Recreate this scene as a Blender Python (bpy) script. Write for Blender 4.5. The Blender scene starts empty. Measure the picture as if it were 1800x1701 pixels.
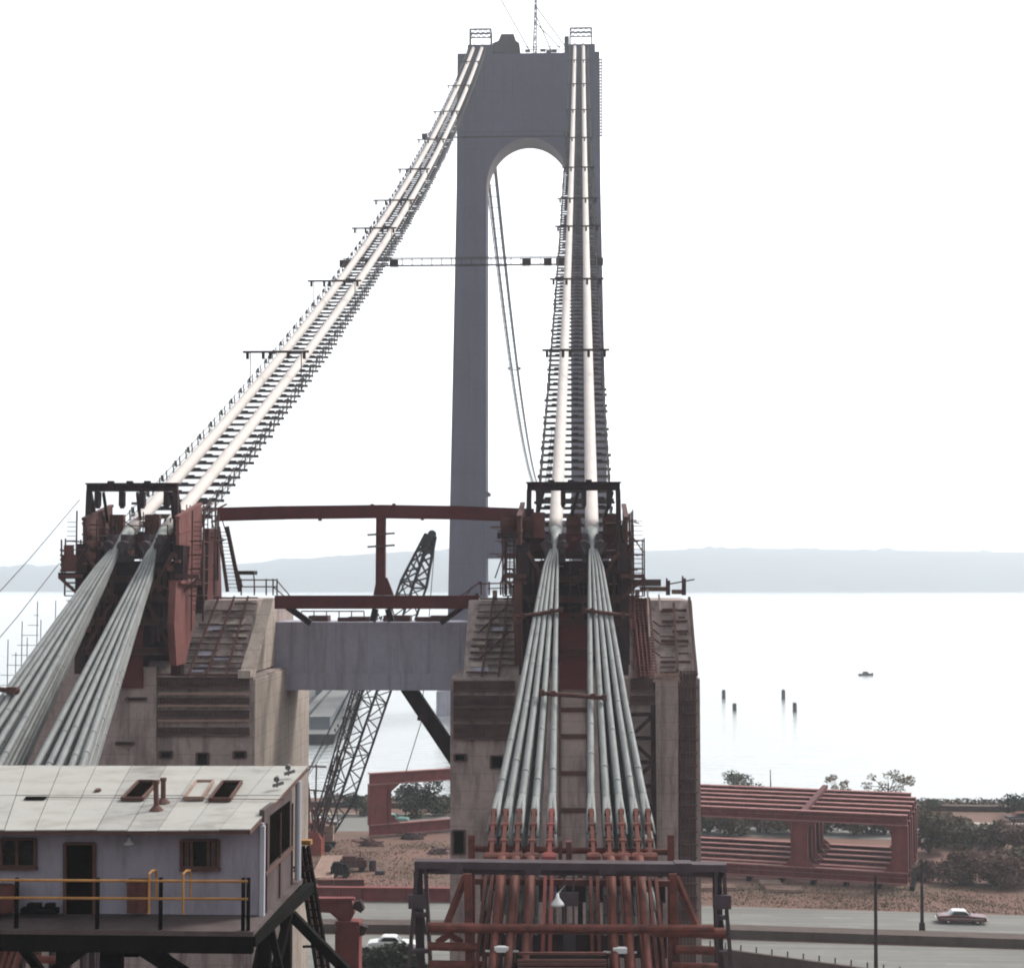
import bpy, math, random
from mathutils import Vector, Matrix
rnd = random.Random(11)
S = bpy.context.scene
COL = S.collection
# ---------------------------------------------------------------- camera model
F, CX, CY, H = 2800.0, 900.0, 850.5, 42.0
PITCH = math.atan(159.5 / F)
YAW = math.atan(123.6 / F * math.cos(PITCH))
R = Matrix.Rotation(YAW, 3, 'Z') @ Matrix.Rotation(math.pi / 2 + PITCH, 3, 'X')

def P(u, v, D):
    """photo pixel -> world point at distance D along the bridge axis"""
    d = R @ Vector(((u - CX) / F, -(v - CY) / F, -1.0))
    t = D / d.y
    return Vector((d.x * t, D, H + d.z * t))

def G(u, v, z):
    d = R @ Vector(((u - CX) / F, -(v - CY) / F, -1.0))
    t = (z - H) / d.z
    return Vector((d.x * t, d.y * t, z))

V = Vector
ZUP = V((0, 0, 1))

class MB:
    """collects shapes in world space, then links them as ONE mesh object"""
    def __init__(s): s.v = []; s.f = []
    def add(s, vs, fs):
        n = len(s.v); s.v += [V(p) for p in vs]; s.f += [[i + n for i in f] for f in fs]; return s
    def box(s, x0, x1, y0, y1, z0, z1):
        j = lambda: rnd.uniform(-.004, .004)
        x0 += j(); x1 += j(); y0 += j(); y1 += j(); z0 += j(); z1 += j()
        return s.add([(x0,y0,z0),(x1,y0,z0),(x1,y1,z0),(x0,y1,z0),(x0,y0,z1),(x1,y0,z1),(x1,y1,z1),(x0,y1,z1)],
              [(0,3,2,1),(4,5,6,7),(0,1,5,4),(1,2,6,5),(2,3,7,6),(3,0,4,7)])
    def beam(s, a, b, w, h, up=ZUP):
        a, b = V(a), V(b); d = (b - a)
        if d.length < 1e-6: return s
        d.normalize(); up = V(up)
        if abs(d.dot(up)) > .98: up = V((0, 1, 0)) if abs(d.y) < .9 else V((1, 0, 0))
        x = d.cross(up).normalized(); y = x.cross(d).normalized()
        w *= 1 + rnd.uniform(-.012, .012); h *= 1 + rnd.uniform(-.012, .012)
        vs = []
        for p in (a, b):
            for sx, sy in ((-1,-1),(1,-1),(1,1),(-1,1)):
                vs.append(p + x * (sx * w / 2) + y * (sy * h / 2))
        return s.add(vs, [(0,1,2,3),(7,6,5,4),(0,4,5,1),(1,5,6,2),(2,6,7,3),(3,7,4,0)])
    def girder(s, a, b, w, h, t=.05, up=ZUP):
        """I section: two flanges and a web, with stiffeners"""
        a, b = V(a), V(b); d = (b - a).normalized(); up = V(up)
        x = d.cross(up).normalized(); y = x.cross(d).normalized()
        s.beam(a + y * (h/2 - t/2), b + y * (h/2 - t/2), w, t, up)
        s.beam(a - y * (h/2 - t/2), b - y * (h/2 - t/2), w, t, up)
        s.beam(a, b, t, h - 2*t, up)
        L = (b - a).length; n = max(2, int(L / (h * 1.6)))
        for i in range(n + 1):
            q = a.lerp(b, min(.995, max(.005, i / n)))
            s.beam(q - y * (h/2 - t), q + y * (h/2 - t), w * .85, t, d)
        return s
    def tube(s, pts, r, n=8, cap=True):
        pts = [V(p) for p in pts]; m = len(pts)
        rs = r if isinstance(r, (list, tuple)) else [r] * m
        n0 = len(s.v); prev = None
        for i, p in enumerate(pts):
            d = (pts[min(i+1, m-1)] - pts[max(i-1, 0)]).normalized()
            if prev is None:
                u = d.cross(ZUP)
                if u.length < .05: u = d.cross(V((1, 0, 0)))
                u.normalize()
            else:
                u = (prev - d * prev.dot(d)).normalized()
            prev = u; w = d.cross(u)
            for k in range(n):
                a = 2 * math.pi * k / n
                s.v.append(p + (u * math.cos(a) + w * math.sin(a)) * rs[i])
        for i in range(m - 1):
            for k in range(n):
                a = n0 + i*n + k; b = n0 + i*n + (k+1) % n
                s.f.append([a, b, b + n, a + n])
        if cap:
            s.f.append([n0 + k for k in range(n)][::-1])
            s.f.append([n0 + (m-1)*n + k for k in range(n)])
        return s
    def prism(s, poly, vec):
        """polygon of 3-D points pushed along vec"""
        poly = [V(p) for p in poly]; vec = V(vec); n = len(poly)
        vs = poly + [p + vec for p in poly]
        fs = [list(range(n))[::-1], [n + i for i in range(n)]]
        fs += [[i, (i+1) % n, n + (i+1) % n, n + i] for i in range(n)]
        return s.add(vs, fs)
    def cone(s, c, r0, r1, h, n=14):
        return s.tube([c, V(c) + V((0, 0, h))], [r0, r1], n)
    def lattice(s, a, b, wa, ha, wb, hb, n, r, br=None, up=ZUP):
        """four chords with zig-zag bracing"""
        a, b = V(a), V(b); d = (b - a).normalized(); up = V(up)
        x = d.cross(up).normalized(); y = x.cross(d).normalized(); br = br or r * .6
        def c(t, sx, sy):
            w = wa + (wb - wa) * t; h = ha + (hb - ha) * t
            return a.lerp(b, t) + x * (sx * w / 2) + y * (sy * h / 2)
        Q = ((-1,-1),(1,-1),(1,1),(-1,1))
        for q in Q: s.beam(c(0, *q), c(1, *q), r*2, r*2, up)
        for i in range(n):
            t0, t1 = i / n, (i + 1) / n
            for k in range(4):
                q0, q1 = Q[k], Q[(k+1) % 4]
                if i % 2: q0, q1 = q1, q0
                s.beam(c(t0, *q0), c(t1, *q1), br*2, br*2, up)
                if i % 4 == 0: s.beam(c(t0, *q0), c(t0, *q1), br*2, br*2, d)
        return s
    def build(s, name, mat, parent=None, smooth=False, kind=None):
        me = bpy.data.meshes.new(name)
        xs = [p.x for p in s.v]; ys = [p.y for p in s.v]; zs = [p.z for p in s.v]
        if parent is not None and parent.name in W and len(s.v) == 0: raise ValueError(name)
        o0 = V(((min(xs)+max(xs))/2, (min(ys)+max(ys))/2, min(zs)))
        me.from_pydata([tuple(p - o0) for p in s.v], [], s.f)
        me.update()
        if smooth:
            for p in me.polygons: p.use_smooth = True
        me.materials.append(mat)
        o = bpy.data.objects.new(name, me); COL.objects.link(o)
        if parent is not None:
            o.parent = parent; o.location = o0 - W[parent.name]
        else:
            o.location = o0
        W[o.name] = o0
        if kind: o['kind'] = kind
        return o

W = {}
def thing(name, label, cat, loc, group=None):
    o = bpy.data.objects.new(name, None); COL.objects.link(o)
    o.empty_display_size = .5
    o.location = loc; W[o.name] = V(loc)
    o['label'] = label; o['category'] = cat
    if group: o['group'] = group
    return o
def tag(o, label, cat, group=None, kind=None):
    o['label'] = label; o['category'] = cat
    if group: o['group'] = group
    if kind: o['kind'] = kind
    return o
def struct(o, label=None, cat=None):
    o['kind'] = 'structure'
    if label: o['label'] = label; o['category'] = cat
    return o
ORD = ['first','second','third','fourth','fifth','sixth','seventh','eighth','ninth','tenth']

# ---------------------------------------------------------------- materials
def mat(name, col, rough=.7, var=.25, scale=1.5, stain=None, stain_amt=.5, stain_scale=(.4,.4,.12), metal=0, bump=.0, spec=.14,
        hline=0, vline=0, linecol=None, linew=.035, fine=9.0):
    m = bpy.data.materials.new(name); m.use_nodes = True
    nt = m.node_tree; N = nt.nodes; L = nt.links
    b = N['Principled BSDF']; b.inputs['Roughness'].default_value = rough; b.inputs['Metallic'].default_value = metal
    b.inputs['Specular IOR Level'].default_value = spec
    geo = N.new('ShaderNodeNewGeometry')
    def noise(sc, det=6, vec=None):
        n = N.new('ShaderNodeTexNoise'); n.inputs['Scale'].default_value = sc; n.inputs['Detail'].default_value = det
        n.inputs['Roughness'].default_value = .65
        L.new(vec or geo.outputs['Position'], n.inputs['Vector']); return n.outputs['Fac']
    def ramp(fac, a, bb, c0, c1):
        r = N.new('ShaderNodeValToRGB'); r.color_ramp.elements[0].position = a; r.color_ramp.elements[1].position = bb
        r.color_ramp.elements[0].color = (*c0, 1); r.color_ramp.elements[1].color = (*c1, 1); L.new(fac, r.inputs['Fac']); return r.outputs['Color']
    def mix(fac, A, B):
        x = N.new('ShaderNodeMix'); x.data_type = 'RGBA'
        if isinstance(fac, float): x.inputs['Factor'].default_value = fac
        else: L.new(fac, x.inputs['Factor'])
        for sock, val in (('A', A), ('B', B)):
            s_ = [i for i in x.inputs if i.name == sock and i.type == 'RGBA'][0]
            if isinstance(val, tuple): s_.default_value = (*val, 1)
            else: L.new(val, s_)
        return [o for o in x.outputs if o.type == 'RGBA'][0]
    lo = tuple(c * (1 - var) for c in col); hi = tuple(min(.9, c * (1 + var)) for c in col)
    c1 = ramp(noise(scale), .32, .68, lo, hi)
    c2 = ramp(noise(scale * fine), .3, .7, lo, hi)
    c = mix(.4, c1, c2)
    if stain:
        mp = N.new('ShaderNodeMapping'); mp.inputs['Scale'].default_value = stain_scale; L.new(geo.outputs['Position'], mp.inputs['Vector'])
        n = noise(2.2, 8, mp.outputs['Vector'])
        r = N.new('ShaderNodeMapRange'); r.inputs['From Min'].default_value = .48; r.inputs['From Max'].default_value = .68
        r.inputs['To Max'].default_value = stain_amt; L.new(n, r.inputs['Value'])
        c = mix(r.outputs['Result'], c, stain)
    if hline or vline:
        sep = N.new('ShaderNodeSeparateXYZ'); L.new(geo.outputs['Position'], sep.inputs['Vector'])
        def lines(sock, per, w):
            a = N.new('ShaderNodeMath'); a.operation = 'DIVIDE'; L.new(sock, a.inputs[0]); a.inputs[1].default_value = per
            f = N.new('ShaderNodeMath'); f.operation = 'FRACT'; L.new(a.outputs[0], f.inputs[0])
            g = N.new('ShaderNodeMath'); g.operation = 'LESS_THAN'; L.new(f.outputs[0], g.inputs[0]); g.inputs[1].default_value = w / per
            k = N.new('ShaderNodeMath'); k.operation = 'MULTIPLY'; L.new(g.outputs[0], k.inputs[0]); k.inputs[1].default_value = .55
            return k.outputs[0]
        lc = linecol or tuple(x * .45 for x in col)
        if hline: c = mix(lines(sep.outputs['Z'], hline, linew), c, lc)
        if vline:
            ad = N.new('ShaderNodeMath'); ad.operation = 'ADD'; L.new(sep.outputs['X'], ad.inputs[0]); L.new(sep.outputs['Y'], ad.inputs[1])
            c = mix(lines(ad.outputs[0], vline, linew), c, lc)
    L.new(c, b.inputs['Base Color'])
    if bump:
        bp = N.new('ShaderNodeBump'); bp.inputs['Strength'].default_value = bump; bp.inputs['Distance'].default_value = .05
        L.new(noise(scale * 14, 4), bp.inputs['Height']); L.new(bp.outputs['Normal'], b.inputs['Normal'])
    return m

M = {}
M['tower'] = mat('tower_paint', (.034, .024, .050), .8, .28, .08, stain=(.026, .018, .028), stain_scale=(.12, .12, .02), hline=9.1, vline=3.05, linew=.16)
M['wrap'] = mat('cable_wrapping', (.40, .365, .345), .75, .08, .8, stain=(.30, .27, .25), stain_amt=.4, stain_scale=(.6, .12, .6))
M['strand'] = mat('zinc_strand', (.152, .160, .158), .62, .2, .7, stain=(.075, .073, .074), stain_amt=.6, stain_scale=(1.2, .3, .3))
M['strandtip'] = mat('strand_collar', (.22, .235, .225), .55, .1, 1)
M['red'] = mat('red_lead_steel', (.135, .034, .031), .7, .3, .7, stain=(.07, .022, .022), stain_amt=.6, stain_scale=(.5, .5, .2), bump=.1)
M['redlight'] = mat('faded_red_steel', (.112, .043, .038), .8, .25, .8, stain=(.06, .022, .021), stain_amt=.6, bump=.1)
M['redpipe'] = mat('red_pipe', (.086, .027, .020), .75, .38, 1.2, stain=(.034, .014, .012), stain_amt=.8, stain_scale=(.9, .5, .9))
M['maroon'] = mat('maroon_steel', (.062, .0135, .0145), .7, .25, .5, stain=(.035, .010, .012), stain_amt=.5)
M['dark'] = mat('dark_steel', (.020, .0125, .0135), .7, .35, 1.0, stain=(.055, .023, .021), stain_amt=.5, spec=.06)
M['black'] = mat('tarred_timber', (.004, .004, .0036), .8, .4, 1.5, stain=(.014, .010, .008), stain_amt=.4, spec=.03)
M['brown'] = mat('brown_steel', (.062, .027, .024), .75, .3, .9, stain=(.02, .009, .009), stain_amt=.6)
M['gantry'] = mat('purple_grey_steel', (.045, .033, .038), .65, .3, 1.3, stain=(.03, .018, .019), stain_amt=.65)
M['conc'] = mat('concrete', (.225, .182, .168), .9, .24, .35, stain=(.078, .054, .05), stain_amt=.8, stain_scale=(.6, .6, .10), hline=1.22, vline=4.9, linew=.045, bump=.15)
M['conclight'] = mat('pale_concrete', (.27, .23, .198), .9, .15, .35, stain=(.13, .098, .085), stain_amt=.65, stain_scale=(.6, .6, .10), hline=1.22, vline=2.44, linew=.05, bump=.15)  # pale tone also carries the sunlight on the left block's flank
M['concblue'] = mat('smooth_shade_concrete', (.25, .242, .285), .85, .14, .3, stain=(.14, .12, .13), stain_amt=.65, stain_scale=(.6, .6, .06), hline=0, vline=2.45, bump=.1)  # blue-grey puts the tie beam's shade into the colour; piers share it
M['timber'] = mat('formwork_timber', (.068, .042, .040), .9, .35, 1.1, stain=(.024, .015, .015), stain_amt=.6, stain_scale=(.2, .2, 1.5), bump=.2)
M['timberpale'] = mat('pale_timber', (.20, .135, .108), .9, .3, 1.1, stain=(.09, .055, .046), stain_amt=.5, stain_scale=(.2, .2, 1.5))
M['rust'] = mat('rust_lattice', (.082, .034, .029), .85, .3, 1.0, stain=(.04, .016, .016), stain_amt=.5)
M['void'] = mat('dark_opening', (.004, .0035, .003), .95, .3, 2, spec=.0)  # near-black, used in place of the shade inside openings
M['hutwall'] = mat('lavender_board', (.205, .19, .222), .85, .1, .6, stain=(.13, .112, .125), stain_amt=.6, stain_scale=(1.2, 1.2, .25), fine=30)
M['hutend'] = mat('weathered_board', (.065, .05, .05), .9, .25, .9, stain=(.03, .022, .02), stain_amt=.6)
M['hutroof'] = mat('roofing_sheet', (.232, .228, .212), .9, .1, .5, stain=(.135, .125, .112), stain_amt=.7, stain_scale=(.35, .6, 1), fine=20)
M['hutrim'] = mat('brown_trim', (.07, .038, .032), .85, .25, 2)
M['yellow'] = mat('yellow_rail_paint', (.25, .125, .04), .65, .25, 3, stain=(.10, .05, .02), stain_amt=.6)
M['glass'] = mat('dark_window_glass', (.006, .007, .006), .2, .5, 1.4, spec=.25)
M['white'] = mat('white_enamel', (.42, .43, .43), .4, .05, 2)
M['paleblue'] = mat('pale_blue_pipe', (.28, .285, .315), .6, .08, 1.5)
M['asphalt'] = mat('asphalt', (.13, .128, .118), .95, .14, .12, stain=(.08, .075, .07), stain_amt=.7, stain_scale=(.012, .55, 1), bump=.1)
M['dirt'] = mat('dirt', (.108, .061, .049), .95, .22, .05, stain=(.064, .053, .036), stain_amt=.85, stain_scale=(.025, .09, 1), bump=.3, fine=14)
M['wallbrown'] = mat('brown_barrier', (.058, .042, .036), .9, .25, .4, stain=(.03, .022, .02))
M['shore'] = mat('shore_grass', (.047, .042, .024), .95, .35, .3, stain=(.065, .042, .03), stain_amt=.6)
M['bark'] = mat('bark', (.06, .045, .035), .95, .3, 2)
M['leaf'] = mat('green_leaves', (.052, .060, .038), .85, .45, .5)
M['leafpale'] = mat('pale_leaves', (.17, .145, .10), .85, .4, .4)
M['leafdark'] = mat('dark_leaves', (.030, .035, .024), .85, .45, .5)
M['scrub'] = mat('brown_scrub', (.105, .068, .056), .9, .4, .35)
M['scrubgreen'] = mat('dull_green_scrub', (.082, .070, .05), .9, .4, .35)
M['hull'] = mat('barge_hull', (.02, .019, .022), .8, .3, .2)
M['deckgrey'] = mat('barge_deck', (.105, .105, .103), .85, .2, .15)
M['shed'] = mat('barge_shed', (.08, .09, .10), .8, .15, .2)
M['rubber'] = mat('rubber', (.015, .015, .015), .9, .2, 3)
M['chrome'] = mat('chrome', (.6, .6, .6), .2, .05, 3, metal=1)
M['carmaroon'] = mat('maroon_car_paint', (.06, .012, .014), .3, .1, 2, spec=.4)
M['cargreen'] = mat('green_car_paint', (.09, .17, .15), .3, .1, 2)
M['cardark'] = mat('dark_car_paint', (.03, .02, .025), .3, .1, 2)
M['orange'] = mat('crane_red_paint', (.15, .035, .025), .6, .25, 1)
M['crane'] = mat('crane_lattice_paint', (.016, .012, .014), .7, .3, .6)
M['hill'] = mat('wooded_hill', (.03, .036, .034), .95, .2, .012, stain=(.05, .05, .055), stain_amt=.4, stain_scale=(.006, .006, .01))
M['pile'] = mat('wet_timber_pile', (.045, .04, .038), .8, .3, 1)
M['rope'] = mat('wire_rope', (.04, .035, .035), .7, .2, 1)

def mesh_mat(name, col, open_):
    m = bpy.data.materials.new(name); m.use_nodes = True; nt = m.node_tree; N = nt.nodes; L = nt.links
    b = N['Principled BSDF']; b.inputs['Base Color'].default_value = (*col, 1); b.inputs['Roughness'].default_value = .6
    t = N.new('ShaderNodeBsdfTransparent'); x = N.new('ShaderNodeMixShader'); x.inputs[0].default_value = open_
    L.new(b.outputs[0], x.inputs[1]); L.new(t.outputs[0], x.inputs[2]); L.new(x.outputs[0], N['Material Output'].inputs['Surface'])
    return m
M['netting'] = mesh_mat('wire_netting', (.09, .085, .09), .86)

def water_mat():
    m = bpy.data.materials.new('harbour_water'); m.use_nodes = True; nt = m.node_tree; N = nt.nodes; L = nt.links
    b = N['Principled BSDF']; b.inputs['Base Color'].default_value = (.20, .215, .215, 1); b.inputs['Roughness'].default_value = .16
    b.inputs['IOR'].default_value = 1.33
    g = N.new('ShaderNodeNewGeometry'); mp = N.new('ShaderNodeMapping'); mp.inputs['Scale'].default_value = (.10, .28, 1)
    L.new(g.outputs['Position'], mp.inputs['Vector'])
    n = N.new('ShaderNodeTexNoise'); n.inputs['Scale'].default_value = 1.6; n.inputs['Detail'].default_value = 5; L.new(mp.outputs[0], n.inputs['Vector'])
    n2 = N.new('ShaderNodeTexNoise'); n2.inputs['Scale'].default_value = .22; n2.inputs['Detail'].default_value = 3; L.new(mp.outputs[0], n2.inputs['Vector'])
    ad = N.new('ShaderNodeMath'); ad.operation = 'ADD'; L.new(n.outputs['Fac'], ad.inputs[0]); L.new(n2.outputs['Fac'], ad.inputs[1])
    bp = N.new('ShaderNodeBump'); bp.inputs['Strength'].default_value = .7; bp.inputs['Distance'].default_value = .45
    L.new(ad.outputs[0], bp.inputs['Height']); L.new(bp.outputs['Normal'], b.inputs['Normal'])
    return m
M['water'] = water_mat()
M['roofgrey'] = mat('worn_roofing_sheet', (.212, .208, .196), .9, .12, .5, stain=(.11, .10, .09), stain_amt=.7, stain_scale=(.35, .6, 1), fine=20)
M['roofpale'] = mat('bleached_roofing_sheet', (.245, .24, .223), .9, .08, .5, stain=(.17, .16, .14), stain_amt=.6, stain_scale=(.35, .6, 1), fine=20)
M['pipedark'] = mat('rusty_pipe', (.075, .026, .02), .75, .35, 1.2, stain=(.03, .012, .011), stain_amt=.8, stain_scale=(.9, .5, .9))
M['flange'] = mat('pale_pink_flange', (.215, .095, .088), .8, .22, .8, stain=(.11, .045, .04), stain_amt=.6)  # flanges paler and pinker than the webs
M['soffit'] = mat('soffit_pale_brown', (.12, .09, .085), .8, .2, .2)  # paler and browner than the tower faces
M['drygrass'] = mat('dry_grass', (.080, .062, .038), .95, .3, .3, stain=(.05, .045, .026), stain_amt=.6)
M['stranddull'] = mat('dull_zinc_strand', (.118, .122, .12), .65, .25, .7, stain=(.05, .047, .048), stain_amt=.7, stain_scale=(1.2, .3, .3))  # alternate lower-row strands darker, for contrast within the fan
M['farcable'] = mat('shade_dark_cable', (.03, .026, .03), .8, .2, .4)  # same cables as the side span, their backlit shade put into the colour
M['roadline'] = mat('worn_road_paint', (.20, .20, .19), .9, .2, .8)
HAZE = 0.00017; SKY = 0.15; SUN = 1.5; EXPO = 1.25
# ================================================================ SETTING
GZ = 3.5
o = MB().add([(-6000, -60, 0), (6000, -60, 0), (6000, 6900, 0), (-6000, 6900, 0)], [(0, 1, 2, 3)]).build('water', M['water'], kind='structure')
# land sheet with a seawall face on the harbour side
def shoreY(x): return 277 - .02 * x + 2.0 * math.sin(x * .05) if True else 0
mb = MB(); xs = list(range(-700, 701, 20)); n = len(xs)
vs = []
for x in xs:
    y = shoreY(x)
    vs += [(x, -55, GZ), (x, 150, GZ), (x, y, GZ), (x, y + 3, -1)]
fs = []
for i in range(n - 1):
    for k in range(3):
        a = i * 4 + k; fs.append((a, a + 4, a + 5, a + 1))
mb.add(vs, fs); mb.f = [f[::-1] for f in mb.f]; mb.f = [f[::-1] for f in mb.f]
mb.build('ground', M['dirt'], kind='structure')
def bend(x): return -.105 * max(0, x - 8) + .02 * min(0, x + 40)
def strip(y0, y1, z, name, m, x0=-500, x1=500):
    mb = MB(); xs = [x0 + (x1 - x0) * i / 60 for i in range(61)]; vs = []
    for x in xs: vs += [(x, y0 + bend(x), z), (x, y1 + bend(x), z)]
    fs = [(2*i, 2*i+2, 2*i+3, 2*i+1) for i in range(60)]
    return mb.add(vs, fs).build(name, m, kind='structure')
strip(176.2, 189.5, GZ + .03, 'highway', M['asphalt'])
strip(150.0, 172.3, GZ + .03, 'highway', M['asphalt'])
strip(240.5, 256.5, GZ + .03, 'promenade_road', M['asphalt'])
strip(256.5, 258.6, GZ + .15, 'promenade_pavement', M['conclight'])
# painted lane lines
mb = MB()
for y in (180.6, 185.0, 157.5, 165):
    for i in range(-45, 46):
        x = i * 9.0
        if -14 < x < 8: continue
        a = x; b_ = x + 3.2
        mb.add([(a, y + bend(a), GZ+.036), (b_, y + bend(b_), GZ+.036), (b_, y+.16 + bend(b_), GZ+.036), (a, y+.16 + bend(a), GZ+.036)], [(0,1,2,3)])
mb.build('road_markings', M['roadline'], kind='structure')
# far shore hills
def hills(name, y0, y1, hfun, x0=-3600, x1=4200, nx=420, ny=6):
    mb = MB(); vs = []
    for j in range(ny + 1):
        t = j / ny
        for i in range(nx + 1):
            x = x0 + (x1 - x0) * i / nx
            h = hfun(x)
            if j == ny: h += rnd.uniform(-5, 6) + 5 * math.sin(x * .021) * math.sin(x * .0047)
            z = -2 + (h + 2) * math.sin(min(1, t * 1.15) * math.pi / 2) ** .8 + 0
            vs.append((x, y0 + (y1 - y0) * t, z))
    fs = [(j*(nx+1)+i, j*(nx+1)+i+1, (j+1)*(nx+1)+i+1, (j+1)*(nx+1)+i) for j in range(ny) for i in range(nx)]
    return mb.add(vs, fs).build(name, M['hill'], kind='structure')
def hA(x):
    # profile read off the skyline at this distance
    u = 1023.6 + x * F / 4300
    pts = [(-900, 1005), (380, 992), (600, 975), (700, 968), (900, 966), (1120, 967), (1300, 962), (1500, 965), (1800, 970), (2300, 960), (4000, 1000)]
    for (a, va), (b, vb) in zip(pts, pts[1:]):
        if a <= u <= b:
            v = va + (vb - va) * (u - a) / (b - a); break
    else: v = 1003
    return H + (1010 - v) * 4300 / F
hills('hills', 3900, 4500, hA)

# haze: the air itself
hz = MB().add([(-6500, -80, -3.2), (6500, -80, -3.2), (6500, 7000, -3.2), (-6500, 7000, -3.2), (-6500, -80, 250), (6500, -80, 250), (6500, 7000, 250), (-6500, 7000, 250)],
              [(0,3,2,1),(4,5,6,7),(0,1,5,4),(1,2,6,5),(2,3,7,6),(3,0,4,7)])
m = bpy.data.materials.new('haze_air'); m.use_nodes = True; nt = m.node_tree
nt.nodes.remove(nt.nodes['Principled BSDF'])
pv = nt.nodes.new('ShaderNodeVolumePrincipled'); pv.inputs['Color'].default_value = (.86, .93, 1, 1); pv.inputs['Density'].default_value = HAZE
pv.inputs['Anisotropy'].default_value = .2
nt.links.new(pv.outputs[0], nt.nodes['Material Output'].inputs['Volume'])
o = hz.build('haze', m, kind='stuff'); o['label'] = 'pale summer haze lying over the harbour'; o['category'] = 'haze'

# ================================================================ TOWER
TX, TD = -16.3, 490.0
tw = thing('bridge_tower', 'tall dark steel suspension bridge tower with an arched portal', 'bridge tower', (TX, TD, 0))
y0, y1 = 484.5, 496.5
def arch_pts(n=28):
    pts = []
    for i in range(n + 1):
        a = math.pi * i / n
        pts.append((TX - 13.0 * math.cos(a), 161 + 15.5 * math.sin(a) ** .95))
    return pts
# portal strut with the arch cut out
mb = MB(); ap = arch_pts()
poly = [(TX - 22, y0, 203.2), (TX - 22, y0, 161)] + [(x, y0, z) for x, z in ap] + [(TX + 22, y0, 161), (TX + 22, y0, 203.2)]
# build front/back as quads strips to stay planar-safe
vs = []; fs = []
for (x, z) in ap: vs += [(x, y0+.3, z), (x, y0+.3, 203.2), (x, y1-.3, z), (x, y1-.3, 203.2)]
for i in range(len(ap) - 1):
    a = 4*i; b = a + 4
    fs += [(a, b, b+1, a+1), (a+2, a+3, b+3, b+2), (a+1, b+1, b+3, a+3)]
mb.add(vs, fs); mb.build('portal_strut', M['tower'], tw)
mb = MB()
for (xa_, za_), (xb_, zb_) in zip(ap, ap[1:]): mb.prism([(xa_, y0 + .3, za_), (xb_, y0 + .3, zb_), (xb_, y0 + .3, zb_ - .15), (xa_, y0 + .3, za_ - .15)], (0, y1 - y0 - .6, 0))
mb.build('arch_soffit', M['soffit'], tw)
for s in (-1, 1):
    mb = MB()
    prof = [(13.0, 6), (13.0, 203.3), (22.0, 203.3), (22.2, 161), (24.6, 30), (24.9, 6)]
    mb.prism([(TX + s * a, y0, z) for a, z in (prof if s < 0 else prof[::-1])], (0, y1 - y0, 0))
    # vertical stiffening ribs on the outer edge
    for a in (15.6, 18.6):
        mb.beam((TX + s * a, y0 - .25, 10), (TX + s * a, y0 - .25, 200), .5, .5)
    mb.build('leg', M['tower'], tw)
    MB().box(TX + s*19 - 8.5, TX + s*19 + 8.5, y0 - 6, y1 + 6, -1, 7).build('pier', M['concblue'], tw)
MB().box(TX - 13.2, TX + 13.2, y0 + .5, y1 - .5, 47, 58.5).build('roadway_strut', M['tower'], tw)
MB().box(TX - 11, TX + 11, y0 - 2, y1 + 2, -1, 5.5).build('pier_strut', M['concblue'], tw)
p = P(857, 868, 484.5); MB().prism([p + V((-1.5, -.6, 1.4)), p + V((.9, -.6, .2)), p + V((.9, -.6, -.6)), p + V((-1.5, -.6, -1.2))], (0, 3, 0)).build('bracket', M['tower'], tw)
# saddle blocks and housing on top
for u0, u1, vt in ((822, 866, 80), (998, 1046, 79)):
    a = P(u0, vt, 486); b = P(u1, vt, 486)
    MB().box(a.x, b.x, 485.5, 495.5, 203.2, a.z).build('saddle_block', M['tower'], tw)
a = [P(u, v, 487) for u, v in ((866, 92), (866, 76), (876, 72), (881, 60), (903, 60), (907, 72), (913, 76), (915, 92))]
MB().prism(a[::-1], (0, 7, 0)).build('machinery_housing', M['dark'], tw)
a = P(992, 64, 487); b = P(1000, 94, 487); MB().box(a.x, b.x, 487, 492, 202, a.z).build('winch_box', M['dark'], tw)
# work frames over the saddles
for u0, u1, vt in ((826, 863, 52), (1002, 1040, 50)):
    fr = MB(); a = P(u0, vt, 487); b = P(u1, vt, 487); zb = P(u0, 80, 487).z
    for y in (487, 491):
        for x in (a.x, b.x): fr.beam((x, y, zb), (x, y, a.z), .38, .38)
        fr.beam((a.x, y, a.z), (b.x, y, a.z), .42, .42); fr.beam((a.x, y, a.z - 1.3), (b.x, y, a.z - 1.3), .34, .34)
        k = 8
        for i in range(k):
            t0 = a.x + (b.x - a.x) * i / k; t1 = a.x + (b.x - a.x) * (i + 1) / k
            fr.beam((t0, y, a.z - (1.3 if i % 2 else 0)), (t1, y, a.z - (0 if i % 2 else 1.3)), .2, .2)
    for x in (a.x, b.x): fr.beam((x, 487, a.z), (x, 491, a.z), .25, .25)
    fr.build('work_frame', M['dark'], tw)
# derrick mast with guys, railing between housings
dk = MB(); a = P(940, 95, 489); b = P(942, -14, 489)
dk.lattice(a, b, 1.0, 1.0, .4, .4, 16, .14, .08, up=(0, 1, 0)); d = dk.build('derrick_mast', M['dark'], tw)
gy = MB()
for (u, v, uu, vv) in ((941, 10, 992, 80), (941, 40, 985, 85), (875, -10, 930, 88), (941, 25, 970, 92)):
    gy.tube([P(u, v, 489), P(uu, vv, 489)], .17, 5)
gy.build('guy_wire', M['rope'], tw)
rl = MB()
for vv in (83, 88):
    rl.beam(P(916, vv, 487), P(992, vv - 1, 487), .16, .16)
for i in range(10): rl.beam(P(918 + 8 * i, 83, 487), P(918 + 8 * i, 95, 487), .14, .14)
for u, v in ((928, 90), (955, 89), (965, 91), (975, 90)): rl.beam(P(u - 5, v, 488), P(u + 4, v, 488), .8, .7)
rl.build('top_railing', M['dark'], tw)
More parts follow.
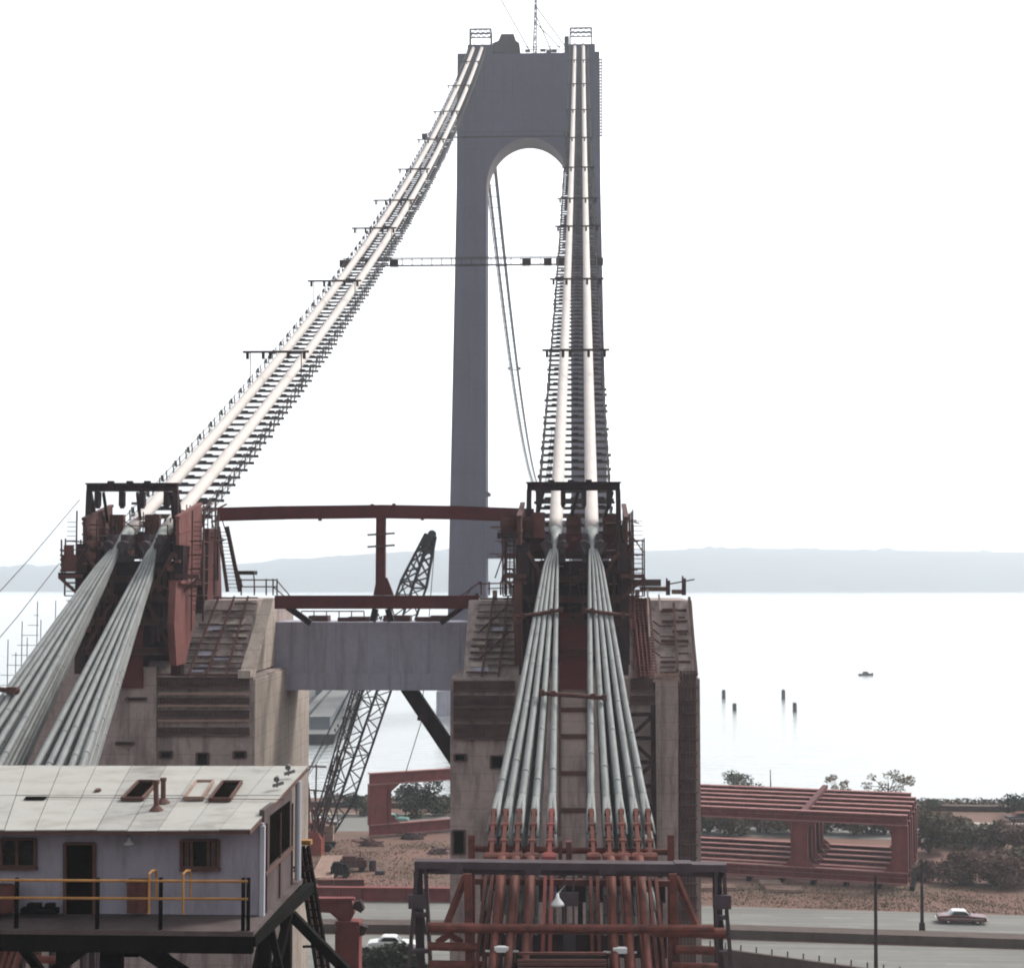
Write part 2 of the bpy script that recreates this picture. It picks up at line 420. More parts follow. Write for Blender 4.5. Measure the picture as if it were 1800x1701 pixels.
# rungs on the outer edge
lad = MB()
for i in range(26):
    z_ = 201 - i * .95; lad.beam((TX + 21.8, 485.5, z_), (TX + 22.75, 485.5, z_), .3, .4)
lad.beam((TX + 22.7, 485.5, 202), (TX + 22.7, 485.5, 176.5), .25, .25); lad.build('edge_ladder', M['tower'], tw)

# ================================================================ CABLES
SD = 114.0
def cz(D):
    t = D - SD
    return 44.4 + .345 * t + .0002365 * t * t
def mz(D): return 104.0 + 103.5 * ((D - 1139.0) / 649.0) ** 2
CEN = {'right': -.62, 'left': -32.1}
END_R = [868, 889, 913, 939, 970], [1039, 1068, 1092, 1118, 1139]
NROW = 6
slope = .634
STR_ENDS = {}
def cable(side, k):
    c = CEN[side]; x = c + (-1.33 if k == 0 else 1.33)
    who = {('left', 0): 'outer white cable of the slanting pair, fanning down past the end of the hut roof',
           ('left', 1): 'inner white cable of the slanting pair, nearest the maroon cross steelwork',
           ('right', 0): 'white cable of the near-vertical pair on the side toward the tower arch',
           ('right', 1): 'white cable of the near-vertical pair on the side toward the open harbour'}[(side, k)]
    t = thing('main_cable', who, 'cable', (x, SD, 44.4), 'main suspension cables')
    Ds = [116.3, 118, 121] + [125 + 9.125 * i for i in range(41)]
    sag = .16
    MB().tube([(x, D, cz(D)) for D in Ds], .5, 14).build('side_span', M['wrap'], t, smooth=True)
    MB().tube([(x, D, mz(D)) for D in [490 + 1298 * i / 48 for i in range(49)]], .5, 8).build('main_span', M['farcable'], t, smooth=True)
    # narrow neck through the splay saddle
    neck = [(x, 116.6, cz(116.6)), (x, 115, cz(115) - .02), (x, 114, 44.3), (x, 113, 43.78), (x, 112.2, 43.28)]
    MB().tube(neck, [.47, .36, .28, .27, .24], 12).build('splay_neck', M['strandtip'], t, smooth=True)
    base = (END_R[k] if True else 0)
    off = c - CEN['right']
    for ci in range(5):
        xe = P(base[ci], 1440, 85.8).x + off
        for r in range(NROW):
            ze = 28.95 - r * .92 - (.15 if ci % 2 else 0); De = 85.6 - r * .25 + (.35 if ci in (0, 4) else 0)
            a = V((x + (ci - 2) * .09, 113.4, 43.95 - r * .09 + .2))
            e = V((xe, De, ze))
            m_ = a.lerp(e, .10); m_.x += (xe - x) * .085; m_.z -= .05
            q = a.lerp(e, .93)
            mb = MB(); mb.tube([a, m_, a.lerp(e, .3) + V(((xe - x) * .05, 0, 0)), a.lerp(e, .65), q], [g * (1 if r == 0 else .64) for g in (.07, .10, .15, .19, .215)], 8, cap=False)
            for f in (rnd.uniform(.2, .4), rnd.uniform(.42, .6), rnd.uniform(.62, .78), rnd.uniform(.8, .9)):
                p_ = a.lerp(e, f) + V(((xe - x) * .05 * max(0, 1 - abs(f - .3) / .35), 0, 0)); rr_ = (.085 + .14 * f) * (1 if r == 0 else .64) + .018
                mb.tube([p_, p_ + (e - a).normalized() * .16], rr_ + .012, 8)
            # the strand parts into two legs round its shoe
            for sx in (-1, 1):
                mb.tube([q, e + V((sx * .17, 0, 0)), e + (e - a) * .035 + V((sx * .2, 0, 0))], [.21, .12, .09], 7)
            mb.build('strand', M['stranddull' if r > 0 and (r + ci) % 2 else 'strand'], t, smooth=True)
    # clamps along the fan
    return t
for s_ in ('left', 'right'):
    for k in (0, 1): cable(s_, k)

# ---------------------------------------------------------------- catwalks
def catwalk(side):
    c = CEN[side]
    lab = {'left': 'slatted wire footwalk under the slanting pair of cables', 'right': 'slatted wire footwalk under the near-vertical pair of cables'}[side]
    t = thing('catwalk', lab, 'catwalk', (c, 118, cz(118) - 1.3), 'cable footwalks')
    hw = 2.8
    fz = lambda D: cz(D) - 1.35 + (.9 * max(0, (D - 440) / 50) if D > 440 else 0)
    Ds = [117.5 + 2.15 * i for i in range(172)]
    sl = MB()
    for i, D in enumerate(Ds):
        z = fz(D); j = rnd.uniform(-.15, .15)
        sl.beam((c - hw - .25 + j, D, z), (c + hw + .25 + j, D, z), .29, .23)
        for xx in (c - 1.33, c + 1.33, c - 2.1, c + 2.1, c):
            if rnd.random() < .8: sl.beam((xx - .3, D, z + .13), (xx + .3, D, z + .13), .3, .2)
    sl.build('slats', M['dark'], t)
    nb = MB(); vs = []
    for D in Ds[::4] + [Ds[-1]]:
        vs += [(c - hw, D, fz(D) + .12), (c + hw, D, fz(D) + .12)]
    nb.add(vs, [(2*i, 2*i+1, 2*i+3, 2*i+2) for i in range(len(vs)//2 - 1)]); nb.build('floor_netting', M['netting'], t)
    for s in (-1, 1):
        rb = MB()
        for h in (.15, .65, 1.2): rb.tube([(c + s * hw, D, fz(D) + h) for D in Ds[::5]], .035, 5)
        for i, D in enumerate(Ds):
            rb.beam((c + s * hw, D, fz(D)), (c + s * (hw + .1), D, fz(D) + 1.25), .1, .1)
            if i % 2 == 0: rb.beam((c + s * (hw), D + .6, fz(D) + 1.0), (c + s * (hw + .05), D + .6, fz(D) + 1.5), .22, .2)
        rb.build('hand_rope', M['rope'], t)
    for D in (165, 204, 243, 268, 300, 335, 372, 410, 448):
        z = cz(D) + 2.75; g = MB()
        e = 3.5 if D < 300 else 3.1
        g.beam((c - e, D, z), (c + e, D, z), .22, .22)
        for xx in (-e + .5, -1.33, -.6, 1.33, e - .5): g.beam((c + xx, D, z - .1), (c + xx, D, z - .75), .3, .25)
        for s in (-1, 1): g.beam((c + s * 2.7, D, z), (c + s * 2.7, D, fz(D)), .09, .09)
        g.build('tram_portal', M['dark'], t)
    ms = MB()
    for s in (-1, 1):
        ms.tube([(c + s * 2.0, D, mz(D) - 1.6) for D in [493 + 1290 * i / 46 for i in range(47)]], .22, 5)
    for i in range(150):
        D = 496 + i * 8; ms.beam((c - 2.2, D, mz(D) - 1.7), (c + 2.2, D, mz(D) - 1.7), .3, .2)
    ms.build('main_span_walk', M['dark'], t)
    nb = MB(); vs = []
    for D in [493 + 1290 * i / 46 for i in range(47)]: vs += [(c - 2, D, mz(D) - 1.55), (c + 2, D, mz(D) - 1.55)]
    nb.add(vs, [(2*i, 2*i+1, 2*i+3, 2*i+2) for i in range(46)]); nb.build('main_span_netting', M['netting'], t)
    return t
for s_ in ('left', 'right'): catwalk(s_)

def crosswalk(D, z, label, blocks):
    t = thing('cross_bridge', label, 'footbridge', (TX, D, z), 'cross bridges between the footwalks')
    mb = MB(); xa, xb = CEN['left'] - 3.4, CEN['right'] + 3.4
    mb.beam((xa, D, z), (xb, D, z), 1.0, .07); mb.build('deck', M['dark'], t)
    mb = MB()
    for y in (-.5, .5):
        mb.beam((xa, D + y, z + 1.05), (xb, D + y, z + 1.05), .12, .12)
        n = 26
        for i in range(n + 1):
            x = xa + (xb - xa) * i / n; mb.beam((x, D + y, z), (x, D + y, z + 1.05), .07, .07)
    mb.build('railing', M['rope'], t)
    mb = MB()
    for x in blocks:
        mb.box(x - .6, x + .6, D - .6, D + .6, z - .1, z + .85)
    mb.build('landing', M['dark'], t)
crosswalk(234, cz(234) - 1.3, 'thin cross bridge spanning between the cable pairs across the tower leg, halfway up', (-35.4, -31.6, -27.9, -8.2, -5, -3.2, 2.6))
crosswalk(360, cz(360) - 1.3, 'higher cross bridge running across the tower portal just above the arch', (-36, -33.5, -30.6, -3.3))
crosswalk(752, mz(752) - 1.5, 'faint far cross bridge seen through the tower arch', (-34.5, -29.6, -2.8))
# ================================================================ ANCHORAGE
def SLP(u, v, off=.12):
    """point just proud of the sloping front of a block"""
    s = max(0, min(1, (1190 - v) / 140.0)); return P(u, v, 112.5 + 5.5 * s - off)
def FR(u, v, off=.1): return P(u, v, 112.5 - off)
def quadbox(mb, u0, u1, v0, v1, fn, off, th):
    a, b, c, d = fn(u0, v0, off), fn(u1, v0, off), fn(u1, v1, off), fn(u0, v1, off)
    mb.prism([d, c, b, a], (0, th, 0)); return mb
BL = {}
for side, s in (('left', -1), ('right', 1)):
    lab = {'left': 'grey concrete anchorage block behind the hut, its inner flank coloured as sunlit',
           'right': 'grey concrete anchorage block under the near-vertical cables, beside the open water'}[side]
    t = thing('anchorage_block', lab, 'anchorage', (TX + s * 15.7, 120, GZ), 'concrete anchorage blocks'); BL[side] = t
    xi, xo = TX + s * 7.0, TX + s * (24.5 if s > 0 else 23.4)
    x0, x1 = min(xi, xo), max(xi, xo)
    MB().box(x0, x1, 112.5, 135, GZ, 34.75).build('lower_wall', M['conc'], t)
    ins = .9
    xa, xb = (x0 + (ins if s > 0 else .15), x1 - (.15 if s > 0 else ins))
    if s < 0: xa += 1.1
    prof = [(112.62, 34.75), (118, 40.1), (133, 40.1), (133, 34.75)]
    MB().prism([(xa, D, z) for D, z in prof], (xb - xa, 0, 0)).build('sloped_head', M['conc'], t)
# left block's inner flank, sunlight put into its pale colour; thin ledge caps
t = BL['left']; xi = TX - 7.0
MB().box(xi + .02, xi + .14, 112.6, 134.9, GZ + .1, 34.6).build('sunlit_tone_flank', M['conclight'], t)
prof = [(112.75, 34.9), (118.05, 40.0), (124.6, 40.0), (124.6, 34.9)]
MB().prism([(xi - .88, D, z) for D, z in prof], (.1, 0, 0)).build('sunlit_tone_flank', M['conclight'], t)
mb = MB(); mb.prism([SLP(a, b, .3) for a, b in ((462, 1052), (480, 1052), (447, 1190), (418, 1192))][::-1], (0, .2, 0)); mb.build('edge_curb', M['conclight'], t)
quadbox(MB(), 418, 440, 1178, 1192, FR, .5, .6).build('corbel', M['conclight'], t)

# --- formwork boards on the two blocks
def boards(name, uL, uR, v0, v1, step, fn, mname, parent, drop=.12, long_=False):
    mb = MB(); v = v0; i = 0
    while v < v1:
        ul = uL(v); ur = uR(v); u = ul
        while u < ur - 4:
            w = (ur - ul) if long_ else rnd.uniform(18, 46)
            e = min(ur, u + w)
            if rnd.random() > drop:
                mb.beam(fn(u, v, .12 + rnd.uniform(0, .1)), fn(e - .6, v + rnd.uniform(-.8, .8), .12 + rnd.uniform(0, .1)), .18, step / 24.8 * rnd.uniform(.16, .34))
            u = e
        v += step * rnd.uniform(.85, 1.15); i += 1
    return mb.build(name, M[mname], parent)
lin = lambda a, va, b, vb: (lambda v: a + (b - a) * (v - va) / (vb - va))
boards('formwork', lin(378, 1045, 300, 1190), lin(455, 1045, 420, 1190), 1050, 1190, 11, SLP, 'timber', BL['left'])
boards('formwork', lin(845, 1045, 818, 1190), lin(915, 1045, 905, 1190), 1052, 1190, 12, SLP, 'timber', BL['right'])
boards('formwork', lin(1165, 1045, 1160, 1190), lin(1205, 1045, 1216, 1190), 1072, 1185, 18, SLP, 'brown', BL['right'], .25)
# sheets of board between, to vary the slope
for k in range(16):
    mb = MB(); v = rnd.uniform(1065, 1180); u = rnd.uniform(lin(385, 1045, 320, 1190)(v), lin(430, 1045, 390, 1190)(v)); quadbox(mb, u, u + rnd.uniform(14, 30), v, v + 7, SLP, .1, .06).build('form_panel', M[rnd.choice(['conc', 'conclight', 'concblue'])], BL['left'])
for k in range(12):
    v = rnd.uniform(1060, 1175); u = rnd.uniform(825, 880); quadbox(MB(), u, u + rnd.uniform(14, 30), v, v + 8, SLP, .1, .06).build('form_panel', M[rnd.choice(['conc', 'conclight', 'concblue'])], BL['right'])
# vertical soldiers on the slopes
mb = MB()
for u0, u1 in ((385, 330), (412, 362), (436, 396)): mb.beam(SLP(u0, 1048, .25), SLP(u1, 1188, .25), .12, .12)
mb.build('soldier_post', M['brown'], BL['left'])
mb = MB()
for u0, u1 in ((868, 846), (893, 876)): mb.beam(SLP(u0, 1048, .25), SLP(u1, 1188, .25), .12, .12)
for v in (1062, 1110): mb.beam(SLP(840, v + 50, .28), SLP(895, v, .28), .1, .1)
mb.build('soldier_post', M['brown'], BL['right'])
# right-hand edge column and knee braces on the right block
mb = MB()
mb.beam(SLP(1184, 1060, .3), SLP(1191, 1178, .3), .16, .14)
for v in (1075, 1100, 1118, 1132, 1155, 1172): mb.beam(SLP(1160, v, .3), SLP(1186, v, .3), .1, .1)
for v in (1100, 1115, 1130, 1152): mb.beam(SLP(1148, v - 9, .3), SLP(1160, v, .3), .1, .1)
for v in (1072, 1085, 1114, 1125, 1135, 1148): mb.beam(SLP(1192, v, .3), SLP(1203 + (v - 1072) * .1, v, .3), .16, .14)
mb.build('wale', M['brown'], BL['right'])
mb = MB(); mb.beam(SLP(1138, 1036, .4), SLP(1142, 1120, .4), .13, .1); mb.beam(SLP(1158, 1045, .4), SLP(1161, 1072, .4), .13, .1)
mb.build('pale_pole', M['conclight'], BL['right'])
# brick-like rust lattice strip
mb = MB()
for i in range(27):
    v = 1052 + i * 5.2; a = 1112 + (v - 1052) * .10; b = a + 30
    mb.beam(SLP(a, v, .3), SLP(b, v, .3), .1, .075)
for k in range(5):
    mb.beam(SLP(1113 + k * 7, 1050, .26), SLP(1127 + k * 7, 1190, .26), .09, .09)
mb.build('reinforcing_lattice', M['redlight'], BL['right'])
quadbox(MB(), 1114, 1143, 1052, 1190, SLP, .1, .05).build('lattice_backing', M['rust'], BL['right'])
quadbox(MB(), 1101, 1117, 1046, 1105, SLP, .3, .3).build('form_panel', M['rust'], BL['right'])
# outer edge timber strip of the right block
mb = MB()
for k in range(5): mb.beam(FR(1197 + k * 6.0, 1178, .12), FR(1197 + k * 6.0, 1700, .12), .2, .16)
for v in range(1185, 1600, 23): mb.beam(FR(1194, v, .3), FR(1226, v, .3), .16, .12)
mb.build('edge_formwork', M['timber'], BL['right'])
mb = MB(); mb.beam(SLP(1209, 1050, .1) + V((.1, 0, 0)), SLP(1222, 1186, .1) + V((.1, 0, 0)), .2, .2); mb.build('edge_timber', M['timber'], BL['right'])
# corrugated boarding bands under the slope
def band(parent, u0, u1, rows, mname='timber'):
    mb = MB()
    for v, h in rows:
        quadbox(mb, u0, u1, v, v + h, FR, .12, .1)
        n = int((u1 - u0) / 6)
        for i in range(n):
            if rnd.random() < .9:
                u = u0 + (u1 - u0) * (i + .5) / n; mb.beam(FR(u, v + 1, .18), FR(u, v + h - 1, .18), .1, .09)
        mb.beam(FR(u0, v + h, .2), FR(u1, v + h, .2), .22, .16)
    return mb.build('boarding', M[mname], parent)
band(BL['left'], 276, 438, ((1190, 19), (1226, 12), (1248, 13), (1278, 13)))
band(BL['right'], 797, 905, ((1196, 18), (1222, 20), (1246, 19), (1272, 26)))
mb = MB()
for v in (1219, 1240, 1266): mb.beam(FR(278, v, .3), FR(436, v, .3), .2, .16)
mb.build('ledger', M['timberpale'], BL['left'])
band(BL['right'], 1108, 1150, ((1192, 22), (1222, 14)))
MB().prism([FR(a, b, .2) for a, b in ((276, 1186), (276, 1184), (440, 1184), (440, 1190))], (0, .2, 0)).build('ledge', M['brown'], BL['left'])
mb = MB()
for u in (1150, 1162, 1174, 1186): mb.beam(FR(u, 1186, .2), FR(u + 11, 1187, .2), .2, .25)
mb.beam(FR(1148, 1196, .2), FR(1196, 1196, .2), .3, .2); mb.build('ledge', M['timberpale'], BL['right'])
# raised pilasters
quadbox(MB(), 1152, 1192, 1198, 1700, FR, .35, .33).build('pilaster', M['conc'], BL['right'])
quadbox(MB(), 228, 275, 1172, 1700, FR, .25, .23).build('pilaster', M['conc'], BL['left'])
# windows and openings
def opening(parent, u0, u1, v0, v1, name='window', off=.06):
    f = MB(); w = .09
    a, b, c, d = FR(u0, v0, off), FR(u1, v0, off), FR(u1, v1, off), FR(u0, v1, off)
    for p, q in ((a, b), (b, c), (c, d), (d, a)): f.beam(p, q, .16, w)
    fo = f.build(name, M['timber'], parent)
    quadbox(MB(), u0, u1, v0, v1, FR, off - .02, .03).build('pane' if name == 'window' else 'leaf', M['void'], fo)  # black sheet stands in for the dark inside the hole
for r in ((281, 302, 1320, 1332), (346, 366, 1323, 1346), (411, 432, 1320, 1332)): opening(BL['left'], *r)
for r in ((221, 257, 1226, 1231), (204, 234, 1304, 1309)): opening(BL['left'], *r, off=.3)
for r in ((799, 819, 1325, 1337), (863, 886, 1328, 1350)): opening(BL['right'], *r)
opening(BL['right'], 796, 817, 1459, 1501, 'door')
# dark recess bars between the fans
for v in (1243, 1290, 1355, 1420): quadbox(MB(), 983, 1032, v, v + 8, FR, .15, .12).build('recess_bar', M['brown'], BL['right'])
mb = MB()
for u in (984, 1033): mb.beam(FR(u, 1200, .12), FR(u, 1470, .12), .15, .12)
mb.build('recess_jamb', M['timber'], BL['right'])
# outer-side ribs seen edge on, left of the left block
# scaffold
sc = thing('scaffold', 'pale tube scaffold on the outer flank of the anchorage behind the hut', 'scaffold', P(60, 1150, 118))
mb = MB()
for D in (114, 118, 122):
    for u in (28, 48, 72, 98):
        b_ = P(u, 1055 + max(0, (98 - u)) * 1.3, 118); x = b_.x
        mb.beam((x, D, GZ), (x, D, b_.z), .05, .05)
mb.build('upright', M['deckgrey'], sc)
mb = MB()
for i in range(15):
    z = 29 + i * .72; u0 = 28 + max(0, i - 7) * 9
    a = P(u0, 1100, 118).x; b = P(100, 1100, 118).x
    for D in (114, 122): MB().beam((a, D, z), (b, D, z), .04, .04).build('ledger', M['deckgrey'], sc)

# --- tie beam between the blocks
tb = thing('tie_beam', 'deep smooth grey concrete beam joining the two anchorage blocks', 'concrete beam', (TX, 127, 33.2))
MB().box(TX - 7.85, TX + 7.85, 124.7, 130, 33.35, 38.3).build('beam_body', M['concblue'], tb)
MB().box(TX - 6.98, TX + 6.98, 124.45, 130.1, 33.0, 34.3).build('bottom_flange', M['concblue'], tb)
mb = MB()
for u, v in ((640, 1085), (700, 1083), (745, 1082), (772, 1078), (620, 1088), (560, 1090)):
    p = P(u, v, 127); mb.box(p.x - rnd.uniform(.5, 1.4), p.x + rnd.uniform(.5, 1.2), 126, 127.5, 38.3, 38.3 + rnd.uniform(.3, .8))
mb.beam(P(530, 1074, 126.2), P(640, 1074, 126.2), .1, .1)
for u in range(530, 645, 22): mb.beam(P(u, 1074, 126.2), P(u, 1094, 126.2), .08, .08)
mb.build('deck_lumber', M['brown'], tb)
br = MB(); br.beam(P(716, 1206, 127.5), P(806, 1340, 127.5), 1.0, 1.15); br.beam(P(735, 1258, 127), P(755, 1262, 127), .8, .6)
tag(br.build('diagonal_brace', M['dark']), 'dark diagonal brace running from under the concrete beam down to the waterside anchorage block', 'brace')

# --- red cross frame
xf = thing('cross_steelwork', 'maroon steel cross bracing with one centre post between the two saddle towers', 'cross bracing', P(665, 1070, 121))
mb = MB()
pts = [(383, 904), (500, 901), (668, 899), (800, 901), (938, 906)]
for (a, va), (b, vb) in zip(pts, pts[1:]): mb.beam(P(a, va, 121), P(b + .5, vb, 121), .7, 1.02)
for u, v in ((652, 888), (690, 887), (560, 913), (740, 912)): mb.beam(P(u, v, 121), P(u + 5, v, 121), .5, .2)
mb.build('top_chord', M['maroon'], xf)
mb = MB(); mb.beam(P(670, 911, 121), P(669, 1046, 121), .72, .6); mb.prism([P(a, b, 120.8) for a, b in ((662, 1015), (680, 1015), (692, 1046), (656, 1046))][::-1], (0, .4, 0)); mb.build('centre_post', M['maroon'], xf)
mb = MB(); mb.beam(P(484, 1058, 121), P(842, 1058, 121), .7, 1.02); mb.build('bottom_chord', M['maroon'], xf)
mb = MB()
for v in (938, 959): mb.beam(P(646, v + 2, 120.5), P(694, v - 1, 120.5), .18, .14)
mb.build('stub_bar', M['brown'], xf)
for a, b, w in (((505, 1066), (546, 1095), .45), ((842, 1045), (775, 1095), .38), ((660, 1070), (655, 1092), .45), ((682, 1070), (688, 1092), .45)):
    mb = MB(); mb.beam(P(*a, 121.5), P(*b, 121.5), w, w); mb.build('strut', M['dark'], xf)

# --- steel saddle towers
def saddle(side, s):
    c = CEN[side]
    lab = {'left': 'dark red steel saddle tower carrying the slanting cable pair above the anchorage by the hut',
           'right': 'dark red steel saddle tower carrying the near-vertical cable pair above the waterside anchorage'}[side]
    t = thing('saddle_tower', lab, 'steel tower', (c, 114, 34.5), 'cable saddle towers')
    Zv = lambda v, D: H + (1010 - v) * D / F
    for q in (-1, 1):
        x = c + q * 3.75; dq = 2.8 if q == s else 0
        mb = MB(); mb.prism([(x - .12, D + dq, z) for D, z in ((110.6, 44.1), (110.5, 46.0), (117, 47.2), (117.2, 44.0))], (.24, 0, 0))
        mb.beam((x, 110.4 + dq, 46.0), (x, 117.1 + dq, 47.25), .35, .2); mb.beam((x, 110.5 + dq, 44.9), (x, 117.1 + dq, 45.6), .35, .12)
        mb.build('side_plate', M['redlight' if side == 'left' and q > 0 else 'brown'], t)
        mb = MB(); mb.prism([(x - .3, D + dq, z) for D, z in ((110.0, 35.7), (109.2, 38.6), (109.6, 41.5), (115.7, 41.45), (115.0, 38.5), (112.4, 35.7))], (.5, 0, 0)); mb.prism([(x - .28, D + dq, z) for D, z in ((112.8, 41.6), (113.6, 44.05), (117.2, 43.95), (116.2, 41.6))], (.45, 0, 0))
        mb.beam((x, 110 + dq, 41.5), (x, 116 + dq, 41.4), .9, .25)
        mb.build('tapered_leg', M['redlight' if side == 'left' and q > 0 else 'brown'], t)
        mb = MB(); mb.beam((x - .1 * q, 117.3, 35), (x - .1 * q, 117.6, 44.2), .7, .75); mb.build('column', M['dark'], t)
        mb = MB(); mb.prism([(x - .25, D, z) for D, z in ((118.6, 39.8), (119, 45.5), (122.5, 45.5), (123.5, 40.0))], (.5, 0, 0)); mb.build('rear_plate', M['maroon'], t)
        mb = MB(); mb.beam((c + q * 3.45, 112.2, 35.0), (c + q * 3.45, 112.4, 44.2), .75, .8); mb.build('column', M['dark'], t)
    # centre girder
    mb = MB(); mb.box(c - 1.0, c + 1.0, 112.0, 113.6, 34.0, 39.3); mb.build('centre_girder', M['maroon'], t)
    mb = MB(); mb.box(c - 3.1, c + 3.1, 113.7, 116, 35.5, 43.0); mb.build('cross_box', M['dark'], t)
    mb = MB()
    for z, D in ((36.6, 111.9), (38.7, 111.9), (40.3, 111.9), (41.7, 113.2), (36.6, 117), (38.7, 117), (41.9, 117), (43.4, 117)):
        if True: mb.girder((c - 3.3, D, z), (c + 3.3, D, z), .45, .5)
    for q in (-1, 1):
        mb.beam((c + q * 3.2, 112.0, 36.4), (c + q * 1.2, 112.0, 40.2), .3, .25); mb.beam((c + q * 1.2, 112.0, 40.3), (c + q * 3.2, 112.0, 43.6), .3, .25)
        mb.beam((c + q * 3.3, 111.9, 41.9), (c + q * 5.0, 111.9, 41.9), .3, .3); mb.beam((c + q * 3.3, 111.9, 40.3), (c + q * 5.0, 111.9, 41.8), .2, .2)
        for k in range(4): mb.box(c + q * (1.5 + k * .45) - .12, c + q * (1.5 + k * .45) + .12, 112.5, 113.5, 36 + rnd.uniform(0, 3), 42.5)
    mb.build('cross_beam', M['brown'], t)
    for a, b in ((-3.2, -2.15), (-.55, .55), (2.15, 3.2)):
        mb = MB(); mb.box(c + a, c + b, 117.6, 118.2, 43.6, 46.5); mb.box(c + a - .05, c + b + .05, 117.4, 117.6, 45.6, 45.95); mb.build('upper_panel', M['rust'], t)
    mb = MB()
    mb.box(c - 3.3, c + 3.3, 117, 117.5, 43.4, 45.0)
    mb.build('rear_panel', M['maroon'], t)
    # saddle castings gripping the necks
    for k in (-1.33, 1.33):
        mb = MB()
        for q in (-1, 1):
            mb.tube([(c + k + q * .55, 112.7, 44.0), (c + k + q * .55, 113.5, 44.2)], [.42, .34], 10)
            mb.box(c + k + q * .5 - .22, c + k + q * .5 + .22, 113.2, 115.4, 43.5, 44.9)
            mb.tube([(c + k + q * .9, 112.8, 44.3), (c + k + q * .5, 112.8, 43.4)], .16, 8)
        mb.box(c + k - .75, c + k + .75, 112.9, 115.2, 42.9, 43.5)
        mb.build('saddle_casting', M['gantry'], t)
    # gallows frame on top
    g = MB(); zt = 48.35; c0_ = c; c = c - (.75 if side == 'left' else 0)
    g.girder((c - 3.35, 115, zt), (c + 3.35, 115, zt), .55, .55, .07); g.beam((c - 3.45, 115, zt + .3), (c + 3.45, 115, zt + .3), .62, .09); gb = g.build('top_beam', M['gantry'] if False else M['dark'], t)
    for q in (-1, 1):
        mb = MB(); mb.beam((c + q * 3.2, 115, zt - .2), (c + q * 3.3, 115, 43.8), .36, .4); mb.beam((c + q * 3.2, 115.2, zt - .3), (c + q * 3.2, 117.2, 45), .28, .25); mb.build('gallows_post', M['dark'], t)
    mb = MB()
    for xx in (-2.55, -.75, .75, 2.55):
        mb.box(c + xx - .18, c + xx + .18, 114.7, 115.3, zt - 1.35, zt - .3); mb.tube([(c + xx - .12, 115, zt - 1.2), (c + xx + .12, 115, zt - 1.2)], .34, 10)
    for z in (47.7, 46.75): MB().beam((c - 3.2, 126, z), (c + 3.2, 126, z), .2, .2).build('guide_rail', M['dark'], t)
    for xx in (-2.5, 0, 2.5): mb.beam((c + xx - .3, 118.3, 46.0), (c + xx + .3, 115.2, zt - .4), .2, .25)
    mb.build('tram_sheave', M['dark'], t)
    mb = MB()
    for xx in (-1.6, -.2, 1.1): mb.box(c + xx - .22, c + xx + .22, 114.8, 115.2, zt + .33, zt + .5)
    mb.build('beam_clamp', M['dark'], t)
    c = c0_
    # scaffold and steps clinging to both sides
    for q in (-1, 1):
        mb = MB()
        for D in (113, 116.5):
            mb.beam((c + q * 4.2, D, 38), (c + q * 4.2, D, 46.6), .1, .1); mb.beam((c + q * 5.0, D, 40.5), (c + q * 5.0, D, 44.6), .1, .1)
        for z in (40.5, 41.4, 42.4, 43.4, 44.4): mb.beam((c + q * 4.0, 113, z), (c + q * 5.0, 113, z), .08, .08); mb.beam((c + q * 4.6, 112.8, z), (c + q * 4.6, 117, z), .08, .08)
        for k in range(20): mb.beam((c + q * 4.3, 113, 39.5 + k * .33), (c + q * 4.9, 113, 39.5 + k * .33), .05, .05)
        mb.build('side_scaffold', M['brown'], t)
    for k in range(40):
        mb = MB(); x = c + rnd.uniform(-3.3, 3.3); z = rnd.uniform(37, 44.8)
        if abs(abs(x - c) - 1.33) < .55: continue
        mb.box(x, x + rnd.uniform(.15, .55), 111.5, 112.2, z, z + rnd.uniform(.1, .5))
        mb.build('fitting', M[rnd.choice(['brown', 'rust', 'dark', 'gantry'])], t)
    return t
SAD = {'left': saddle('left', -1), 'right': saddle('right', 1)}
# bin platform on the far left of the saddle tower behind the hut
pt = thing('work_platform', 'rust brown boxed work platform hanging off the outside of the hut-side saddle tower', 'platform', P(130, 1018, 113))
mb = MB(); quadbox(mb, 108, 152, 975, 1005, lambda u, v, o: P(u, v, 112), 0, 2.6); quadbox(mb, 112, 128, 958, 976, lambda u, v, o: P(u, v, 112), 0, .3); mb.build('bin', M['rust'], pt)
mb = MB(); quadbox(mb, 102, 158, 1006, 1017, lambda u, v, o: P(u, v, 111.8), 0, 3.0); mb.build('deck', M['black'], pt)
mb = MB()
for v in (966, 975, 983, 992, 1002): mb.beam(P(106, v, 112), P(112, v + 2, 112), .15, .15)
mb.beam(P(108, 948, 112), P(109, 1016, 112), .1, .1); mb.beam(P(152, 958, 112), P(128, 1000, 112), .08, .08); mb.beam(P(128, 966, 112), P(160, 966, 112), .07, .07)
mb.build('railing', M['brown'], pt)
# right saddle: side platform, panel, ladder
pt = thing('work_platform', 'small brown platform with a ladder on the arch side of the waterside saddle tower', 'platform', P(890, 1040, 114))
mb = MB(); quadbox(mb, 874, 930, 936, 946, lambda u, v, o: P(u, v, 113), 0, 1.6); mb.build('deck', M['dark'], pt)
mb = MB(); quadbox(mb, 880, 934, 908, 936, lambda u, v, o: P(u, v, 113.8), 0, .15); quadbox(mb, 938, 958, 900, 945, lambda u, v, o: P(u, v, 113.0), 0, .15); mb.build('panel', M['rust'], pt)
mb = MB()
for u in (888, 903): mb.beam(P(u, 944, 113.4), P(u + 2, 1046, 113.4), .14, .14)
for v in range(952, 1044, 7): mb.beam(P(888, v, 113.4), P(904, v, 113.4), .06, .06)
mb.beam(P(880, 898, 113.4), P(881, 936, 113.4), .1, .1); mb.build('ladder', M['brown'], pt)
